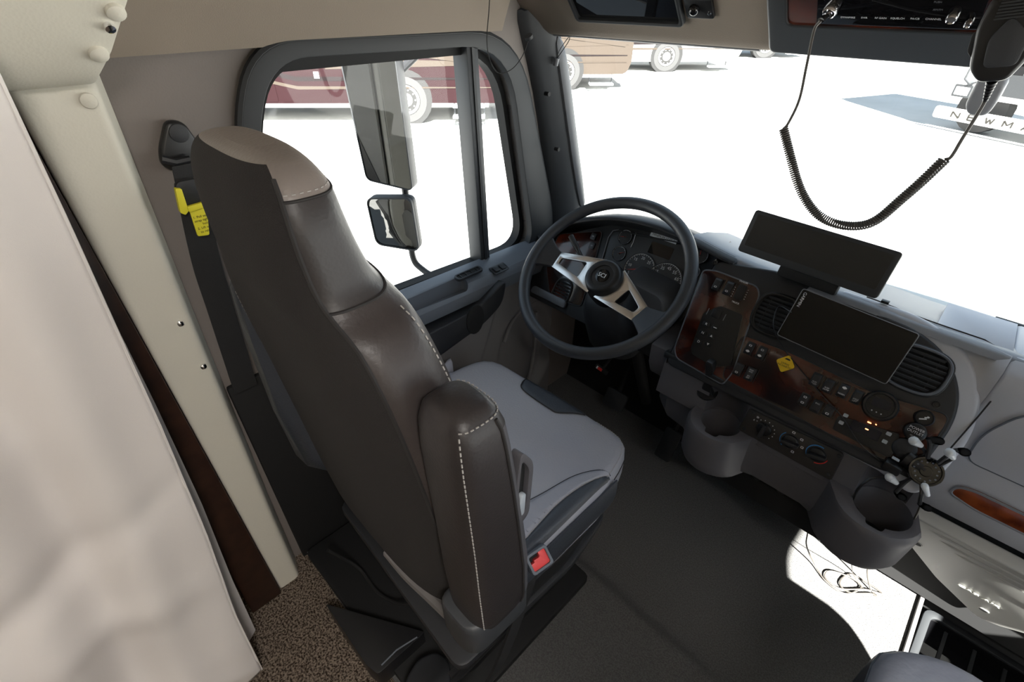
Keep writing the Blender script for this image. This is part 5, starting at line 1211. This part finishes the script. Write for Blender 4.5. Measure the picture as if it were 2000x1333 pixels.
# hood of the truck
hdn = thing('truck_hood', 'glossy white hood of the truck in front of the windshield', 'hood')
def hoodp(a, b):
    x = -.95 + 1.9 * a; s = (2 * a - 1); y = 1.46 + .9 * b
    return V((x * (1 - .18 * b), y, .72 - .05 * b - .10 * s * s - .12 * max(0, abs(s) - .7)))
MB().grid(hoodp, 24, 12).build('hood_skin', M['rvwhite'], hdn, fixn=False, solid=.02)
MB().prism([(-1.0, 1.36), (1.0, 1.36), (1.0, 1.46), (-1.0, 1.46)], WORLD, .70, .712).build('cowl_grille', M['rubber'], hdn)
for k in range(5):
    MB().box((.16 + .02 * k, 1.56 + .035 * k, .722 - .003 * k), (.34 - .03 * k, .010, .006)).build('hood_reflection', M['rubber'], hdn)  # dark bars painting the streaks reflected in the glossy hood
for i, (x0, x1) in enumerate(((-.75, -.28), (.05, .58))):
    wp = thing('wiper', ('windshield wiper arm left of the wide monitor' if i == 0 else 'windshield wiper with perforated edge at the right end of the dash'), 'wiper')
    A = W(1412, 472, y=1.36) if i == 0 else W(1866, 642, y=1.33); B = W(1462, 478, y=1.35) if i == 0 else W(2060, 668, y=1.33)
    if i == 0: A = W(1395, 470, y=1.36)
    MB().tube([A, A.lerp(B, .5) + V((0, 0, .004)), B], .006, 8).build('wiper_arm', M['black'], wp)
    MB().tube([A + V((.0, .01, .01)), B + V((.05, .01, .006))], .004, 8).build('wiper_blade', M['matteblack'], wp)
    if i == 1:
        for k in range(16): MB().box((0, 0, 0), (.003, .003, .003), Fr(A.lerp(B, .02 + .028 * k) + V((0, -.008, .004)), (1, 0, 0), (0, 1, 0))).build('spring_tooth', M['whitep'], wp)
# parked coaches
def coach(label, corner, ang, Lc, c_low, c_up, c_s1, c_s2, stripe=True, wheels=(2.2, 8.6), Hc=3.75):
    t = thing('motorhome', label, 'motorhome', group='motorhomes parked in the lot')
    ca, sa = cos(ang), sin(ang); d = V((ca, sa, 0)); n = V((sa, -ca, 0))   # d = towards its nose, n = side facing the camera
    o = V((corner[0], corner[1], GZ)); side = Fr(o, d, V((0, 0, 1)))       # u along nose, v up, n outwards
    if side.n.dot(n) < 0: pass
    S = side
    prof = [(-Lc, .45), (-.12, .45), (0, .8), (0, 1.6), (-.25, 2.8), (-.5, Hc), (-Lc, Hc)]
    MB().prism(rpoly(prof, [.05, .3, .2, .2, .3, .2, .1], 4), S, -2.5, 0).build('body', c_up, t)
    MB().prism(rpoly([(-Lc, .45), (-.12, .45), (0.005, .8), (.005, 1.35), (-3.0, 1.45), (-Lc, 1.45)], [.05, .3, .1, .05, .02, .0], 4), S, -2.51, .015).build('lower_skirt', c_low, t)
    MB().prism([(-Lc, .36), (-.5, .36), (-.5, .46), (-Lc, .46)], S, -2.4, .01).build('sill_strip', M['rvwhite'], t)
    if stripe:
        for k, (y0, y1, h, c) in enumerate(((2.6, 1.15, .26, c_s1), (2.2, .92, .10, c_s2), (3.0, 1.55, .16, c_s2), (1.9, .75, .07, M['rvtan']), (2.9, 1.45, .05, M['rvred']))):
            MB().prism([(-Lc * .95, y0), (-Lc * .95, y0 + h), (-Lc * .45, y1 + h), (-.15, y1 + h * .6), (-.15, y1 + h * .4), (-Lc * .45, y1)], S, .012, .022 + .002 * k).build('swoosh_stripe', c, t)
        MB().prism([(-3.2, 1.55), (-.25, 1.2), (-.2, 1.32), (-3.0, 1.85)], S, .014, .030).build('swoosh_stripe', c_s1, t)
    for k in range(5):
        x = -Lc + 1.2 + k * 1.25
        if any(abs(x + .5 + ww) < .8 for ww in wheels): continue
        b = MB().prism(rrect(1.15, .72, .03, 2, x, .85), S, .016, .024).build('bay_door', c_low, t)
        MB().box((x + .35, 1.05, .03), (.12, .14, .02), S).build('latch', M['chrome'], b)
    MB().prism(rrect(2.2, .9, .08, 3, -Lc * .5, 2.5), S, .01, .03).build('window', M['screen'], t)
    MB().prism(rrect(1.2, 1.0, .08, 3, -1.0, 2.4), S, .01, .03).build('window', M['screen'], t)
    for ww in wheels:
        MB().prism(circ(.62, 26, -ww, .55), S, -.35, .020).build('wheel_arch', M['matteblack'], t)
        wh = MB().lathe([(.50, -.28), (.52, -.24), (.52, -.02), (.49, .03), (.34, .035), (.33, .0), (.30, .0)], Fr(S.at(-ww, .52, 0), S.u, S.v), 28).build('wheel', M['tyre'], t, ang=40)
        MB().lathe([(.33, .0), (.31, .03), (.16, .0), (.13, .06), (0, .07)], Fr(S.at(-ww, .52, 0), S.u, S.v), 24).build('rim', M['rvwhite'], wh, ang=40)
        for i in range(10): MB().cyl(S.at(-ww + .22 * cos(i * .628), .52 + .22 * sin(i * .628), .0), S.at(-ww + .22 * cos(i * .628), .52 + .22 * sin(i * .628), .03), .018, n=6).build('lug_nut', M['chrome'], wh)
    for k, z in enumerate((.42, .22)):
        MB().box((-.95, z, .18 + .16 * k), (.75, .05, .26), S).build('entry_step', M['whitep'], t, bevel=.01)
    for x in (-1.3, -.6): MB().box((x, .33, .15), (.03, .28, .04), S).build('step_bracket', M['rubber'], t)
    MB().sphere(S.at(-.12, .95, -.25), .18, 14, 8).build('headlight', M['chrome'], t)
    return t
AN = radians(46)
coach('maroon and brown striped motorhome seen through the driver window, nearest of the row', (-9.15, 8.9), AN, 11, M['rvmar'], M['rvtan'], M['rvtan'], M['rvdark'], wheels=(2.45, 8.9))
coach('cream motorhome with a single wheel visible at the left edge of the windshield', (-9.9, 15.0), AN, 10, M['rvtan'], M['rvwhite'], M['rvtan'], M['rvdark'], wheels=(2.1, 8.0))
coach('white motorhome with red swoosh, third of the row beyond the windshield', (-9.3, 21.6), AN, 10, M['rvwhite'], M['rvdark'], M['rvred'], M['rvdark'], wheels=(2.9, 8.0))
coach('pale motorhome furthest along the row, under the overhead console', (-9.0, 28.5), AN, 10, M['rvtan'], M['rvwhite'], M['rvdark'], M['rvmar'], wheels=(2.2, 8.0))
# white coach rear at the right with lettering
nr = thing('white_coach_rear', 'rear of a white coach with ladder, licence plate and lettered guard at the top right', 'motorhome')
p0 = W(1822, 222, z=GZ + .30); p1 = W(2000, 256, z=GZ + .30)
NF = Fr(p0, p1 - p0, (0, 0, 1)); uL = (p1 - p0).length
print('coach rear', p0, p1, uL)
MB().prism(rrect(uL * 1.9, .24, .06, 4, uL * .95, .06), NF, -.05, 0).build('mud_guard', M['rvwhite'], nr)
LT = {'N': [(0, 0, 0, 1), (0, 1, 1, 0), (1, 0, 1, 1)], 'E': [(0, 0, 0, 1), (0, 0, 1, 0), (0, .5, .8, .5), (0, 1, 1, 1)], 'W': [(0, 1, .25, 0), (.25, 0, .5, .8), (.5, .8, .75, 0), (.75, 0, 1, 1)],
      'M': [(0, 0, 0, 1), (0, 1, .5, .3), (.5, .3, 1, 1), (1, 0, 1, 1)], 'A': [(0, 0, .5, 1), (.5, 1, 1, 0), (.22, .35, .78, .35)], 'R': [(0, 0, 0, 1), (0, 1, 1, 1), (1, 1, 1, .5), (0, .5, 1, .5), (.4, .5, 1, 0)]}
for k, ch in enumerate('NEWMAR'):
    L_ = MB()
    for x0, y0, x1, y1 in LT[ch]:
        ax_, ay_, bx_, by_ = uL * .215 + k * .345 + x0 * .16, .0 + y0 * .115, uL * .215 + k * .345 + x1 * .16, .0 + y1 * .115
        dx_, dy_ = bx_ - ax_, by_ - ay_; l_2 = math.hypot(dx_, dy_); nx_, ny_ = -dy_ / l_2 * .014, dx_ / l_2 * .014
        L_.prism([(ax_ - nx_, ay_ - ny_), (bx_ - nx_, by_ - ny_), (bx_ + nx_, by_ + ny_), (ax_ + nx_, ay_ + ny_)], NF, .002, .010 + .0005 * x0)
    L_.build('raised_letter', M['ink'], nr)
MB().prism(rpoly([(.0, .42), (uL * 1.9, .42), (uL * 1.9, 3.4), (.25, 3.4), (.12, 1.2)], .08, 4), NF, -2.5, -.12).build('body', M['rvwhite'], nr)
MB().prism(rrect(uL * 1.2, .45, .05, 3, uL * 1.1, .75), NF, -.12, -.09).build('bumper_recess', M['rubber'], nr)
pl_ = MB().prism(rrect(.36, .24, .02, 2, .34, .52), NF, -.10, -.05).build('plate_holder', M['rubber'], nr)
MB().prism(rrect(.28, .16, .01, 2, .34, .52), NF, -.05, -.045).build('licence_plate', M['whitep'], pl_)
for x in (.28, .58): MB().tube([NF.at(x, .75, -.06), NF.at(x + .08, 3.2, -.06)], .02, 8).build('ladder_rail', M['rubber'], nr)
MB().tube([NF.at(.28, .75, -.06), NF.at(.43, .66, -.05), NF.at(.58, .75, -.06)], .02, 8).build('ladder_rail', M['rubber'], nr)
for k in range(8): MB().tube([NF.at(.29 + .01 * k, .95 + .3 * k, -.06), NF.at(.59 + .01 * k, .95 + .3 * k, -.06)], .015, 6).build('ladder_rung', M['rubber'], nr)
for x in (.7, 2.2): MB().cyl(NF.at(x, .2, -.4), NF.at(x, .2, -.7), .5, n=20).build('tyre', M['tyre'], nr)
# lawn strip far ahead
